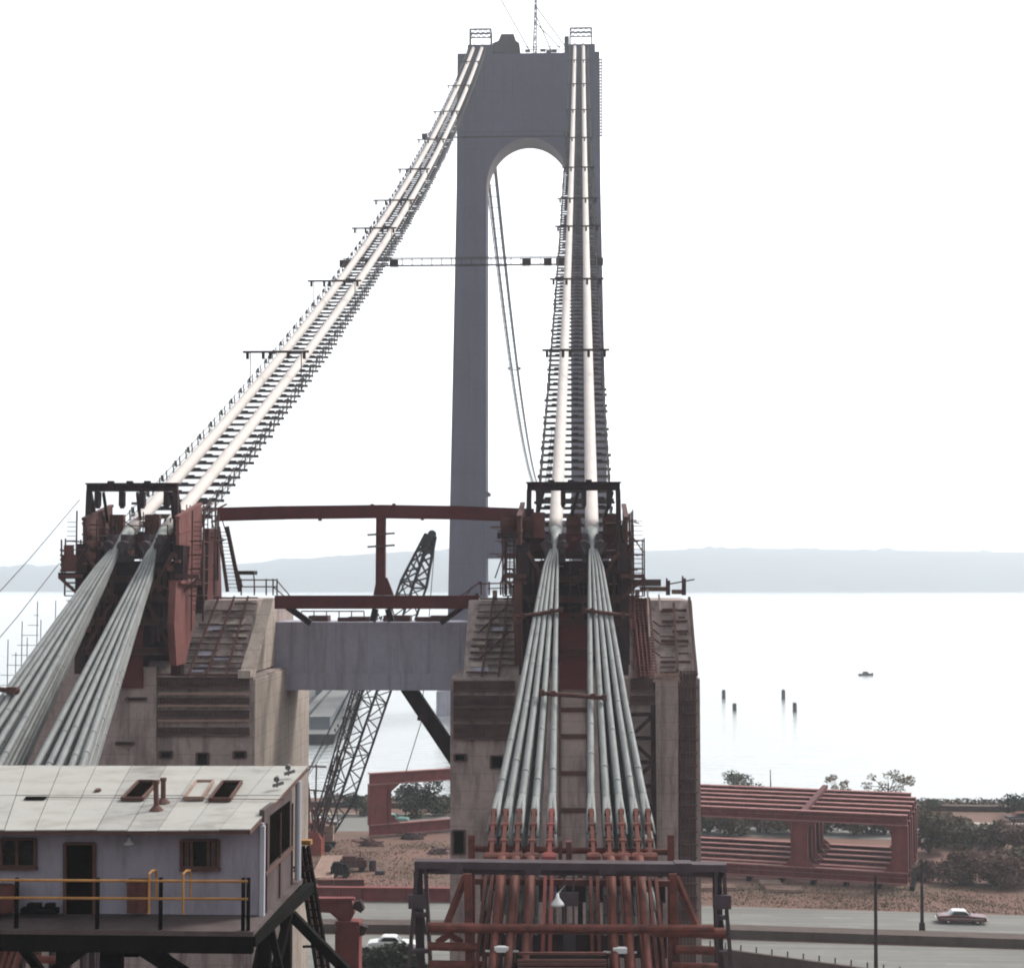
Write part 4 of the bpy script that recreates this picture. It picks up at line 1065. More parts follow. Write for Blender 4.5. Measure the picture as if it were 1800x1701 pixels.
mb = MB(); quadbox(mb, 519, 546, 1477, 1485, lambda u, v, o: P(u, v, 57.9), 0, .4); mb.build('cap', M['yellow'], lt)
# ================================================================ WORK YARD
def frame_piece(name, label, a, b, zb, hgt, mid=(.42,), group=None, chord_t=2.1, chord_b=1.9, dz=0, mm='red', lean=0, stiff=True, pw=2.0, fl=1.1):
    """upright deck frame: deep top and bottom plate chords, posts with flared corners"""
    a = V((a[0], a[1], zb)); b = V((b[0], b[1], zb)); d = (b - a).normalized(); nrm = V((-d.y, d.x, 0)); L = (b - a).length
    t = thing(name, label, 'steel frame', a.lerp(b, .5), group)
    up = V((0, 0, 1))
    def pt(s_, z): return a + d * s_ + up * z + nrm * lean * z
    def chord(nm, z0, z1):
        mb = MB(); w = .95; fb = MB()
        fb.beam(pt(0, z1 - .07), pt(L, z1 - .07), w, .14); fb.beam(pt(0, z0 + .07), pt(L, z0 + .07), w, .14)
        mb.beam(pt(.05, (z0 + z1) / 2), pt(L - .05, (z0 + z1) / 2), .12, z1 - z0 - .28)
        if stiff:
            n = int(L / 2.2)
            for i in range(n + 1):
                s_ = .1 + (L - .2) * i / n; mb.beam(pt(s_, z0 + .14), pt(s_, z1 - .14), .5, .1, d)
            mb.beam(pt(0, z0 + (z1 - z0) * .5) - nrm * .2, pt(L, z0 + (z1 - z0) * .5) - nrm * .2, .35, .1)
        ch_ = mb.build(nm, M[mm], t); fb.build('flange', M['flange'], ch_); return ch_
    chord('top_chord', hgt - chord_t, hgt); chord('bottom_chord', 0, chord_b)
    for s_, w in [(pw * .48, pw * .95), (L - pw * .48, pw * .95)] + [(L * m_, pw) for m_ in mid]:
        mb = MB()
        z0, z1 = chord_b, hgt - chord_t
        pr = [(s_ - w/2 - fl, z0), (s_ + w/2 + fl, z0), (s_ + w/2 + fl*.25, z0 + .6*fl), (s_ + w/2, z0 + 1.6*fl), (s_ + w/2, z1 - 1.6*fl), (s_ + w/2 + fl*.25, z1 - .6*fl), (s_ + w/2 + fl, z1), (s_ - w/2 - fl, z1), (s_ - w/2 - fl*.25, z1 - .6*fl), (s_ - w/2, z1 - 1.6*fl), (s_ - w/2, z0 + 1.6*fl), (s_ - w/2 - fl*.25, z0 + .6*fl)]
        pr = [(min(L, max(0, x)), z) for x, z in pr]
        mb.prism([pt(x, z) - nrm * .14 for x, z in pr], nrm * .28)
        for e in (-w/2, w/2): mb.beam(pt(min(L, max(0, s_ + e)), z0), pt(min(L, max(0, s_ + e)), z1), .8, .12, d)
        mb.build('post', M[mm], t)
    return t
gA = G(1150, 1535, GZ); gB = G(1600, 1562, GZ)
dirv = (gB - gA); dn = V((-dirv.y, dirv.x, 0)).normalized()
if dn.y < 0: dn = -dn
labs = ['foremost red deck frame of the yard row, closest to the highway', 'second red deck frame from the highway in the yard row', 'third red deck frame from the highway in the yard row', 'fourth red deck frame from the highway in the yard row', 'fifth red deck frame from the highway in the yard row', 'rearmost red deck frame of the yard row, against the trees']
for i in range(6):
    o_ = dn * (3.7 * i); c0, c1 = gA + o_ - dirv.normalized() * 3, gB + o_ - dirv.normalized() * (.2 + (.9 if i == 5 else 0))
    frame_piece('deck_frame', labs[i], c0, c1, GZ + .5 + .05 * i, 8.5, mid=(.62,), group='red deck frames stacked in the yard', chord_t=1.35, chord_b=1.5 if i == 0 else 1.2, mm='red' if i % 2 == 0 else 'maroon')
for k in range(9):
    mb = MB(); p = gA.lerp(gB, k / 8); mb.beam(p + V((0, -1.2, .25)), p + dn * 18.5 + V((0, 0, .25)), .5, .5)
    tag(mb.build('cribbing_timber', M['black']), 'dark timber lying crosswise under the row of red deck frames', 'timber', 'timbers under the red deck frames')
# diagonal post raised over the row
p0 = gA.lerp(gB, .60) + dn * 1 + V((0, 0, 9.0)); mb = MB(); mb.beam(p0 + V((-.6, -1.5, -.3)), p0 + dn * 14 + V((.8, 0, 1.1)), .7, .4)
tag(mb.build('loose_girder', M['maroon']), 'maroon girder lying across the tops of the red deck frames', 'girder')
# left gap frame
a = G(648, 1472, GZ); b = a + V((26, 15, 0))
frame_piece('deck_frame', 'single red deck frame with rounded corners seen through the gap between the anchorage blocks', a, b, GZ + .2, 9.2, mid=(.9,), chord_t=1.75, chord_b=1.7, stiff=False, pw=3.2, fl=1.9, group='red deck frames stacked in the yard')
# long red girder lying along the highway verge
mb = MB(); p, q = G(520, 1582, GZ), G(1210, 1588, GZ); p.z += .85; q.z += .85; mb.girder(p, q, .9, 1.6, .12)
tag(mb.build('long_girder', M['red']), 'long dull red girder lying on the verge beside the highway', 'girder')
mb = MB(); p, q = G(560, 1558, GZ), G(640, 1558, GZ); mb.girder(p + V((0, 0, .5)), q + V((0, 0, .5)), .8, .9, .1); tag(mb.build('short_girder', M['redlight']), 'short pink red girder lying behind the long girder near the ladder tower', 'girder')
# red column head near the hut
rc = thing('column_piece', 'orange red steel column piece with a bracket head standing between hut and gantry', 'steel column', V((P(612, 1650, 143).x, 143, GZ)))
mb = MB(); p, q = P(592, 1625, 143), P(634, 1625, 143); mb.box(p.x, q.x, 142.2, 144, GZ, p.z + .4); mb.beam(V((p.x, 142.1, p.z + .4)), V((q.x, 142.1, p.z + .4)), .3, .2)
mb.beam((p.x + .1, 142.1, GZ), (p.x + .1, 142.1, p.z), .2, .2); mb.beam((q.x - .1, 142.1, GZ), (q.x - .1, 142.1, p.z), .2, .2); mb.build('shaft', M['red'], rc)
mb = MB(); mb.prism([P(u, v, 142.4) for u, v in ((548, 1580), (618, 1580), (622, 1606), (612, 1625), (596, 1618), (580, 1604), (548, 1602))][::-1], (0, 1.2, 0)); mb.beam(P(546, 1579, 142.3), P(624, 1579, 142.3), .6, .18); mb.build('bracket', M['red'], rc)
mb = MB(); mb.prism([P(u, v, 142.2) for u, v in ((634, 1604), (640, 1598), (633, 1582), (622, 1586), (620, 1596))][::-1], (0, .8, 0)); mb.prism([P(u, v, 142.2) for u, v in ((633, 1625), (646, 1630), (640, 1643), (632, 1645))][::-1], (0, .8, 0)); mb.build('lug', M['dark'], rc)
# lumber, machines, clutter
lu = MB()
a, b, c, d = (G(545, 1552, GZ), G(585, 1552, GZ), G(602, 1512, GZ), G(566, 1512, GZ))
for i in range(9):
    f = (i + .5) / 9; lu.beam(a.lerp(b, f) + V((0, 0, .5 + rnd.uniform(0, .12))), d.lerp(c, f) + V((0, 0, .5 + rnd.uniform(0, .12))), .26, .3)
for i in (0.1, .5, .9): lu.beam(a.lerp(d, i) + V((0, 0, .15)), b.lerp(c, i) + V((0, 0, .15)), .3, .3)
tag(lu.build('lumber_stack', M['timberpale']), 'pale stack of long boards lying beside the foot of the ladder tower', 'lumber')
for i, (u, v, lab) in enumerate(((1250, 1563, 'small stack of pale boards between gantry and highway verge, near the gantry'), (1378, 1566, 'stack of pale boards on the verge in front of the red frames'), (1355, 1556, 'thin bundle of pale boards just behind the other verge stack'))):
    p = G(u, v, GZ); mb = MB(); w = (3.0, 2.2, 1.3)[i]
    for k in range(4):
        for z in range(2): mb.beam(p + V((-w, k * .7 - .9, .12 + z * .25)), p + V((w, k * .7 - .9 + rnd.uniform(-.3, .3), .12 + z * .25)), .3, .18)
    tag(mb.build('board_stack', M['timberpale']), lab, 'boards')
def machine(u, v, lab, w=3.2, mm='brown'):
    p = G(u, v, GZ); t = thing('compressor', lab, 'machine', p)
    mb = MB(); mb.box(p.x - w/2, p.x + w/2, p.y - .8, p.y + .8, GZ + .55, GZ + 1.55); mb.box(p.x - w*.42, p.x + w*.1, p.y - .75, p.y + .75, GZ + 1.55, GZ + 2.0); mb.box(p.x + w*.16, p.x + w*.4, p.y - .5, p.y + .5, GZ + 1.55, GZ + 1.8)
    mb.beam(p + V((-w/2 - .9, 0, .6)), p + V((-w/2 + .1, 0, .6)), .3, .14); mb.build('body', M[mm], t)
    for k in range(5):
        mb = MB(); x = p.x - w*.4 + k * w*.2; mb.box(x - .04, x + .04, p.y - .86, p.y - .78, GZ + .7, GZ + 1.45); mb.build('door_rib', M['dark'], t)
    for x in (-w*.33, w*.33):
        for y in (-.9, .72):
            mb = MB(); mb.tube([p + V((x, y, .36)), p + V((x, y + .18, .36))], .36, 12); mb.build('wheel', M['rubber'], t)
    mb = MB(); mb.tube([p + V((w*.25, 0, 1.8)), p + V((w*.25, 0, 2.5))], .07, 8); mb.build('exhaust', M['dark'], t)
machine(622, 1530, 'brown compressor on wheels in the dirt yard behind the lumber stack', 3.4)
def pile(u, v, lab, w, m):
    p = G(u, v, GZ); mb = MB(); n = 14; vs = [p + V((0, 0, .9))]
    for r_, h_ in ((.45, .75), (.8, .35), (1.0, -.05)):
        for k in range(n): a = 6.283 * k / n; q = r_ * rnd.uniform(.85, 1.15); vs.append(p + V((math.cos(a) * w * q, math.sin(a) * w * .6 * q, h_ * rnd.uniform(.8, 1.2) if h_ > 0 else h_)))
    fs = [(0, 1 + k, 1 + (k + 1) % n) for k in range(n)] + [(1 + r_ * n + k, 1 + (r_+1) * n + k, 1 + (r_+1) * n + (k+1) % n, 1 + r_ * n + (k+1) % n) for r_ in (0, 1) for k in range(n)]
    mb.add(vs, fs)
    for k in range(9): a = p + V((rnd.uniform(-w, w) * .7, rnd.uniform(-.6, .6), rnd.uniform(.3, .8))); mb.beam(a, a + V((rnd.uniform(-2, 2), rnd.uniform(-.5, .5), rnd.uniform(-.3, .4))), .22, .16)
    tag(mb.build('rubble_pile', M[m]), lab, 'pile')
pile(652, 1486, 'brown rubble pile by the foot of the lone red deck frame', 1.8, 'brown')
pile(725, 1474, 'dark rubble pile under the middle of the lone red deck frame', 1.9, 'dark')
pile(770, 1500, 'low brown rubble pile close to the waterside anchorage wall', 1.6, 'timber')
machine(598, 1543, 'low black machine directly beside the pale lumber stack', 2.2, 'black')
for i, (u, v, w, h) in enumerate(((655, 1530, .5, 1.4), (668, 1536, .7, .5))):
    p = G(u, v, GZ); mb = MB(); mb.tube([p, p + V((0, 0, h * .5)), p + V((0, 0, h))], [w * .95, w, w * .9], 12); tag(mb.build('drum', M['cardark'], smooth=False), ['upright dark drum in the dirt yard beside the brown compressor', 'low dark tub in the dirt yard just beyond the upright drum'][i], 'drum')
# median wall, hedge-like sea wall, retaining wall
def wallstrip(name, y0, y1, z0, z1, m, lab, x0, x1, bendf=bend, n=50):
    mb = MB(); vs = []; xs = [x0 + (x1 - x0) * i / n for i in range(n + 1)]
    for x in xs: vs += [(x, y0 + bendf(x), z0), (x, y0 + bendf(x), z1), (x, y1 + bendf(x), z1), (x, y1 + bendf(x), z0)]
    fs = []
    for i in range(n):
        for k in range(4):
            a = 4*i + k; b = 4*i + (k+1) % 4; fs.append((a, b, b + 4, a + 4))
    fs += [(0, 3, 2, 1), (4*n, 4*n+1, 4*n+2, 4*n+3)]
    mb.add(vs, fs); return tag(mb.build(name, M[m]), lab, 'wall')
wallstrip('median_barrier', 173.0, 175.6, GZ, GZ + .95, 'wallbrown', 'low brown median barrier between the two highway carriageways', -400, 400)
wallstrip('sea_wall', 266, 268, GZ, GZ + .9, 'wallbrown', 'dark low sea wall along the promenade above the water', -400, 400, lambda x: 1.5 * math.sin(x * .06))
mb = MB(); a, b = P(1195, 1655, 153), P(1640, 1716, 147); mb.prism([V((a.x, a.y, GZ)), V((b.x, b.y, GZ)), b, a], (0, -.5, 0))
n_ = 16
for i in range(n_ + 1): p = a.lerp(b, i / n_); mb.beam(p, p + V((0, 0, .5)), .12, .12)
tag(mb.build('retaining_wall', M['wallbrown']), 'dark sloping-topped retaining wall with small posts beside the gantry leg', 'wall')
# poles
for i, (u, vt, vb, lab) in enumerate(((1540, 1541, 1760, 'nearer thin dark pole standing in front of the highway'), (1621, 1512, 1641, 'thin dark lamp pole standing at the highway median behind the nearer pole'))):
    b_ = G(u, vb, GZ); top = P(u - 1, vt, b_.y); t = thing('pole', lab, 'pole', b_)
    mb = MB(); mb.tube([b_, top], [.2, .13], 10); mb.tube([b_, b_ + V((0, 0, 1.2 if i else .6))], [.36, .3], 10); mb.build('shaft', M['dark'], t)
    mb = MB(); mb.tube([top, top + V((0, 0, .25))], [.16, .05], 8); mb.build('cap', M['dark'], t)
mb = MB(); b_ = G(1355, 1395, GZ); mb.tube([b_, P(1354, 1352, b_.y)], [.14, .07], 8); mb.box(b_.x - .25, b_.x + .25, b_.y - .2, b_.y + .2, GZ, GZ + .4); tag(mb.build('pole', M['dark']), 'distant thin pole by the water behind the red deck frames', 'pole')

# ---------------------------------------------------------------- cars
def car(loc, rot, paint, top, lab, L=5.2):
    t = thing('car', lab, 'car', loc); t.rotation_euler = (0, 0, 0)
    c, s = math.cos(rot), math.sin(rot)
    def w(x, y, z): return V((loc[0] + x * c - y * s, loc[1] + x * s + y * c, loc[2] + z))
    hw = .95
    def loft(prof, w0, w1, name, m, n0=.12):
        mb = MB(); k = len(prof); vs = []
        for yy, inset in ((-1, .14), (-.86, 0), (.86, 0), (1, .14)):
            for (x, z) in prof:
                zt = (z - .3) / 1.2; ww = w0 + (w1 - w0) * max(0, min(1, zt)); cx = x * (1 - inset * .08); vs.append(w(cx, yy * ww, z - (inset * .35 if z > .6 else -inset * .2)))
        fs = [[i for i in range(k)][::-1], [3*k + i for i in range(k)]]
        for r in range(3):
            for i in range(k): fs.append([r*k + i, r*k + (i+1) % k, (r+1)*k + (i+1) % k, (r+1)*k + i])
        mb.add(vs, fs); return mb.build(name, m, t)
    h = L / 2
    loft([(-h, .42), (-h + .1, .30), (h - .1, .30), (h, .42), (h - .02, .72), (h - .15, .84), (1.0, .93), (-1.25, .95), (-h + .5, .90), (-h + .05, .82)], hw, hw, 'body', M[paint])
    loft([(1.0, .92), (.45, 1.38), (.2, 1.44), (-.85, 1.44), (-1.05, 1.40), (-1.5, .93)], .86, .70, 'roof', M[top])
    for sgn in (-1, 1):
        gl = MB(); gl.add([w(x, sgn * (.875 - (z - .9) * .2), z) for x, z in ((.78, .99), (.4, 1.33), (-.82, 1.34), (-1.2, .99))], [(0,1,2,3) if sgn < 0 else (3,2,1,0)])
        gl.build('side_window', M['glass'], t)
    gl = MB(); gl.add([w(x, y, z) for x, y, z in ((1.0, -.72, .98), (1.0, .72, .98), (.5, .6, 1.37), (.5, -.6, 1.37))], [(0,1,2,3)]); gl.build('windscreen', M['glass'], t)
    mb = MB(); mb.beam(w(h + .03, -.9, .45), w(h + .03, .9, .45), .14, .14); mb.beam(w(-h - .03, -.9, .45), w(-h - .03, .9, .45), .14, .14); mb.beam(w(-h + .3, -.97, .6), w(h - .3, -.97, .6), .03, .05); mb.build('bumper', M['chrome'], t)
    for x in (h - 1.0, -h + 1.15):
        for y in (-.92, .74):
            mb = MB(); mb.tube([w(x, y, .33), w(x, y + .18, .33)], .33, 16); wo = mb.build('wheel', M['rubber'], t)
            mb = MB(); mb.tube([w(x, y - .01, .33), w(x, y + .19, .33)], .17, 12); mb.build('hub_cap', M['chrome'], wo)
    for y in (-.65, .65):
        mb = MB(); mb.tube([w(h - .02, y, .66), w(h + .05, y, .66)], .1, 10); mb.build('headlight', M['white'], t)
    return t
p = G(1690, 1621, GZ + .03); car(p, math.radians(-5.5), 'carmaroon', 'white', 'maroon and white two-tone sedan driving on the far highway carriageway', 5.3)
p = G(1797, 1443, GZ + .03); car(p, math.radians(8), 'cardark', 'redlight', 'dark car with pale roof on the promenade road behind the scrub bushes', 5.0)
p = G(690, 1446, GZ + .03); car(p, 0, 'cargreen', 'cargreen', 'pale green car on the promenade road seen through the red frame', 5.0)
p = G(566, 1452, GZ + .03); car(p, 0, 'carmaroon', 'white', 'red car with white roof on the promenade road by the crane', 5.0)
p = G(690, 1668, GZ + .03); car(p, 0, 'white', 'white', 'white car half hidden by dark bushes on the near carriageway beside the gantry', 5.0)
# ---------------------------------------------------------------- crane
cr = thing('crawler_crane', 'dark lattice boom crane standing between the anchorage blocks', 'crane', G(560, 1492, GZ))
cb = G(556, 1492, GZ); D = cb.y
mb = MB()
for y in (-1.8, 1.8): mb.prism([cb + V((x, y - .4, z)) for x, z in ((-2.6, .5), (-2.2, .05), (2.2, .05), (2.6, .5), (2.2, 1.0), (-2.2, 1.0))], (0, .8, 0))
mb.build('crawler_track', M['rubber'], cr)
mb = MB(); mb.box(cb.x - 3.2, cb.x + 1.6, D - 1.6, D + 1.6, GZ + 1.2, GZ + 3.2); mb.prism([cb + V((x, -1.6, z)) for x, z in ((-3.2, 3.2), (1.2, 3.2), (.9, 3.9), (-2.8, 3.9))], (0, 3.2, 0)); mb.build('house', M['orange'], cr)
mb = MB(); mb.box(cb.x + 1.0, cb.x + 2.6, D - 1.7, D - .3, GZ + 1.3, GZ + 3.5); mb.build('cab', M['timberpale'], cr)
foot = cb + V((1.5, 0, 1.8)); tip = P(757, 940, D - 10)
mid = foot.lerp(tip, .12); nk = foot.lerp(tip, .84)
mb = MB(); mb.lattice(foot, mid, 1.2, .8, 3.2, 2.3, 3, .11, .06); mb.lattice(mid, nk, 3.2, 2.3, 3.0, 2.2, 17, .12, .065); mb.lattice(nk, tip, 3.0, 2.2, 1.0, 1.0, 5, .15, .1); mb.build('boom', M['crane'], cr)
mb = MB(); mb.beam(foot.lerp(tip, .945), tip, 1.1, 1.0); mb.tube([tip + V((.2, -.5, .1)), tip + V((.2, .5, .1))], .55, 14); mb.beam(foot.lerp(tip, .945), foot.lerp(tip, .955), 1.5, 1.3); mb.build('boom_head', M['crane'], cr)
mb = MB(); gtop = cb + V((-2.4, 0, 8.5)); mb.beam(cb + V((-2.8, -1, 3.5)), gtop, .25, .25); mb.beam(cb + V((1, -1, 3.5)), gtop, .2, .2); mb.beam(cb + V((-2.8, 1, 3.5)), gtop, .25, .25); mb.build('gantry_mast', M['orange'], cr)
mb = MB()
for y in (-.8, .8): mb.tube([gtop + V((0, y, 0)), tip + V((0, y * .5, .3))], .06, 5)
mb.tube([gtop, foot.lerp(tip, .55) + V((-.3, 0, 1))], .05, 5)
mb.build('pendant_rope', M['rope'], cr)
mb = MB(); hk = tip + V((.6, 0, -.6)); hb = V((P(706, 1380, D - 10).x, D - 10, P(706, 1380, D - 10).z)); mb.tube([V((hk.x, hk.y, hk.z)), P(740, 1270, D - 10), hb], .06, 5); mb.box(hb.x - .25, hb.x + .25, hb.y - .2, hb.y + .2, hb.z - .9, hb.z); mb.build('hook_line', M['rope'], cr)
# second lighter boom seen beside it
c2 = thing('derrick_boom', 'slimmer second lattice boom leaning parallel to the crane boom', 'crane boom', G(545, 1500, GZ))
mb = MB(); a = G(545, 1500, GZ); b = P(668, 1080, a.y - 3); mb.lattice(a, b, 1.1, 1.1, 1.1, 1.1, 24, .09, .05); mb.build('boom', M['crane'], c2)
mb = MB(); mb.box(a.x - 1.8, a.x + 1.8, a.y - 1.5, a.y + 1.5, GZ, GZ + 1.2); mb.beam(a + V((-2.5, 0, 1.2)), a + V((-2.0, 0, 9)), .3, .3); mb.beam(a + V((-2.0, 0, 9)), a.lerp(b, .6), .06, .06); mb.build('base', M['rust'], c2)
# yellow-brown site gear left of the crane
sg = thing('site_rig', 'cluttered rusty pipe rig beside the crane foot, behind the hut end', 'rig', G(548, 1470, GZ))
mb = MB(); p = G(540, 1500, GZ)
for k in range(14):
    a = p + V((rnd.uniform(-2.5, 2.5), rnd.uniform(-2, 2), rnd.uniform(.2, 1))); mb.beam(a, a + V((rnd.uniform(-2.5, 2.5), rnd.uniform(-1, 1), rnd.uniform(3, 13))), .2, .2)
for z in (3, 6, 9, 12): mb.beam(p + V((-2.6, 0, z)), p + V((2.6, 0, z + rnd.uniform(-.5, .5))), .2, .2)
mb.build('pipework', M['rust'], sg)
mb = MB(); mb.box(p.x - 2, p.x + 2.2, p.y - 1.6, p.y + 1.6, GZ, GZ + 2.2); mb.prism([p + V((x, -1.6, z)) for x, z in ((-2, 2.2), (2.2, 2.2), (1.6, 3.2), (-1.5, 3.2))], (0, 3.2, 0)); mb.build('engine_house', M['orange'], sg)

# ---------------------------------------------------------------- on the water
bg = thing('barge', 'long grey cargo barge with a flat shed moored behind the crane', 'barge', G(575, 1290, 0))
A0, A1 = G(536, 1306, 0), G(590, 1309, 0); Bx = G(640, 1222, 0)
ax = (Bx - G(592, 1306, 0)); ax.z = 0; L = ax.length; ax.normalize(); rx = V((ax.y, -ax.x, 0)); o_ = A1; Wd = 12.0
def bw(x, y, z): return o_ + ax * y - rx * x + V((0, 0, z))
mb = MB(); vs = [bw(.8, 3, -.4), bw(0, 0, 2.6), bw(Wd, 0, 2.6), bw(Wd - .8, 3, -.4), bw(.8, L, -.4), bw(0, L, 2.6), bw(Wd, L, 2.6), bw(Wd - .8, L, -.4)]
mb.add(vs, [(0,1,2,3),(4,7,6,5),(0,4,5,1),(1,5,6,2),(2,6,7,3),(3,7,4,0)]); mb.build('hull', M['hull'], bg)
mb = MB(); mb.prism([bw(.2, .3, 2.62), bw(Wd - .2, .3, 2.62), bw(Wd - .2, L - .3, 2.62), bw(.2, L - .3, 2.62)], (0, 0, .1)); mb.build('deck', M['deckgrey'], bg)
mb = MB(); mb.prism([bw(2.2, 12, 2.7), bw(7.2, 12, 2.7), bw(7.2, L - 20, 2.7), bw(2.2, L - 20, 2.7)], (0, 0, 3.0)); mb.build('shed', M['shed'], bg)
mb = MB(); mb.prism([bw(1.9, 11.6, 5.72), bw(7.5, 11.6, 5.72), bw(7.5, L - 19.6, 5.72), bw(1.9, L - 19.6, 5.72)], (0, 0, .25)); mb.build('roof', M['deckgrey'], bg)
mb = MB(); mb.prism([bw(9, 34, 2.7), bw(11, 34, 2.7), bw(11, L - 20, 2.7), bw(9, L - 20, 2.7)], (0, 0, 2.6)); mb.build('hatch_cover', M['deckgrey'], bg)
mb = MB()
for y in (6, 18, 40, 70): mb.tube([bw(.5, y, 2.6), bw(.5, y, 3.5)], .25, 8); mb.tube([bw(Wd - .5, y, 2.6), bw(Wd - .5, y, 3.5)], .25, 8)
mb.build('bollard', M['hull'], bg)
b2 = thing('barge', 'far dark barge lying alongside and beyond the long grey barge', 'barge', G(545, 1240, 0))
o_ = G(588, 1252, 0) - rx * 0; o_ = bw(-2, 75, 0) if False else G(541, 1262, 0)
mb = MB(); mb.add([bw(.8, 2, -.4), bw(0, 0, 2.8), bw(11, 0, 2.8), bw(10, 2, -.4), bw(.8, 110, -.4), bw(0, 110, 2.8), bw(11, 110, 2.8), bw(10, 110, -.4)], [(0,1,2,3),(4,7,6,5),(0,4,5,1),(1,5,6,2),(2,6,7,3),(3,7,4,0)]); mb.build('hull', M['hull'], b2)
mb = MB(); mb.prism([bw(2, 8, 2.7), bw(9, 8, 2.7), bw(9, 95, 2.7), bw(2, 95, 2.7)], (0, 0, 3.5)); mb.build('shed', M['deckgrey'], b2)
mb = MB(); mb.box(*(lambda p: (p.x - 1.6, p.x + 1.6, p.y - 1.2, p.y + 1.2))(bw(1, 60, 0)), 2.7, 9.5); mb.build('deck_house', M['shed'], b2)
for i, (u, v, h_) in enumerate(((1272, 1228, 15), (1291, 1249, 12), (1377, 1229, 16), (1397, 1251, 15))):
    b_ = G(u, v, 0); hgt = h_ * b_.y / F + .1; mb = MB()
    for k in range(5):
        a = k * 1.257; mb.tube([b_ + V((.42 * math.cos(a), .42 * math.sin(a), -1)), b_ + V((.3 * math.cos(a), .3 * math.sin(a), hgt + rnd.uniform(-.15, .15)))], .3, 8)
    mb.tube([b_ + V((0, 0, hgt * .7)), b_ + V((0, 0, hgt * .7 + .2))], .72, 12)
    tag(mb.build('mooring_pile', M['pile']), ['dark mooring pile in open water, far one of the pair nearer the anchorage', 'dark mooring pile in open water, near one of the pair nearer the anchorage', 'dark mooring pile in open water, far one of the outer pair toward the boat', 'dark mooring pile in open water, near one of the outer pair toward the boat'][i], 'pile cluster', 'mooring piles off the shore')
bt = thing('boat', 'small dark motor boat alone on the bright open water', 'boat', G(1522, 1187, 0))
p = G(1522, 1187, 0); s_ = 6.2
mb = MB(); vs = []
for x, w_, z in ((-1, .28, .42), (-.6, .34, .40), (0, .36, .40), (.55, .3, .46), (1, .02, .6)):
    vs += [p + V((x * s_ * .5 * 1.0, -w_ * 3, z * 2.0)), p + V((x * s_ * .5, -w_ * 2, -.3)), p + V((x * s_ * .5, w_ * 2, -.3)), p + V((x * s_ * .5, w_ * 3, z * 2.0))]
fs = []
for i in range(4):
    for k in range(4): a = 4*i + k; b = 4*i + (k+1) % 4; fs.append((a, b, b + 4, a + 4))
fs += [(0, 3, 2, 1), (16, 17, 18, 19)]; mb.add(vs, fs); mb.build('hull', M['cardark'], bt)
mb = MB(); mb.prism([p + V((x, -.7, z)) for x, z in ((-1.4, .8), (1.2, .8), (.7, 1.7), (-1.1, 1.7))], (0, 1.4, 0)); mb.build('cabin', M['timber'], bt)

# ---------------------------------------------------------------- trees and scrub
def leafcloud(name, clumps, n, size, m, parent, flat=.75, sparse=0):
    mb = MB(); tot = sum(r ** 2 for _, r in clumps)
    for c, r in clumps:
        k = int(n * r * r / tot)
        for _ in range(k):
            while True:
                d = V((rnd.uniform(-1, 1), rnd.uniform(-1, 1), rnd.uniform(-1, 1)))
                if .25 < d.length < 1: break
            d *= d.length ** -.35
            q = c + V((d.x * r, d.y * r, d.z * r * flat)) * (1 + rnd.gauss(0, .10))
            s1 = size * rnd.uniform(.5, 1.3)
            a = V((rnd.gauss(0, 1), rnd.gauss(0, 1), rnd.gauss(0, .6))).normalized(); b_ = a.cross(V((rnd.gauss(0, 1), rnd.gauss(0, 1), rnd.gauss(0, 1)))).normalized()
            i0 = len(mb.v); mb.v += [q - a * s1, q + b_ * s1 * .55, q + a * s1, q - b_ * s1 * .55]; mb.f.append([i0, i0+1, i0+2, i0+3])
    return mb.build(name, m, parent)
def tree(name, label, cat, base, hgt, rad, m, n=900, leaf=.35, sparse=False, group=None, low=.3):
    t = thing(name, label, cat, base, group); n = int(n * 1.8); leaf *= .75
    mb = MB(); top = base + V((rnd.uniform(-.3, .3), rnd.uniform(-.3, .3), hgt * .6))
    mb.tube([base - V((0, 0, .2)), base.lerp(top, .5) + V((rnd.uniform(-.2, .2), 0, 0)), top], [hgt * .035, hgt * .025, hgt * .012], 8)
    clumps = []
    for i in range(11 if not sparse else 14):
        a = i * 2.4 + rnd.uniform(-.4, .4); rr = rad * rnd.uniform(.35, .85); z = hgt * rnd.uniform(low, .88)
        rr *= 1.15 - abs(z / hgt - .5)
        c = base + V((math.cos(a) * rr, math.sin(a) * rr, z)); clumps.append((c, rad * rnd.uniform(.28, .48) * (.62 if sparse else 1)))
        s0 = base.lerp(top, rnd.uniform(.35, .9)); mb.tube([s0, s0.lerp(c, .5) + V((0, 0, .15)), c], [hgt * .012, hgt * .008, hgt * .003], 5)
    mb.build('trunk', M['bark'], t)
    leafcloud('crown', clumps, n, leaf, M[m], t)
    return t
tree('shore_tree', 'round green tree by the water behind the anchorage end of the red frames', 'tree', G(1303, 1418, GZ), 6.2, 3.0, 'leaf', 900, .3)
tree('shore_tree', 'small half-bare tree by the water, between the round tree and the wide pale tree', 'tree', G(1475, 1422, GZ), 6.2, 2.7, 'leafpale', 420, .3, True)
tree('shore_tree', 'wide pale thin-leaved tree by the water at the scrub end of the red frames', 'tree', G(1562, 1424, GZ), 7.4, 4.0, 'leafpale', 620, .3, True)
tree('shore_tree', 'dark green tree by the water behind the dark promenade car', 'tree', G(1800, 1436, GZ), 3.9, 3.2, 'leafdark', 700, .3)
tree('shore_tree', 'large dark green tree seen through the lone red frame', 'tree', G(732, 1434, GZ), 5.4, 4.2, 'leafdark', 1700, .33, low=.15)
tree('shore_tree', 'low dark tree outside the lone red frame, on the crane side', 'tree', G(628, 1432, GZ), 3.0, 2.8, 'leafdark', 800, .3, low=.15)
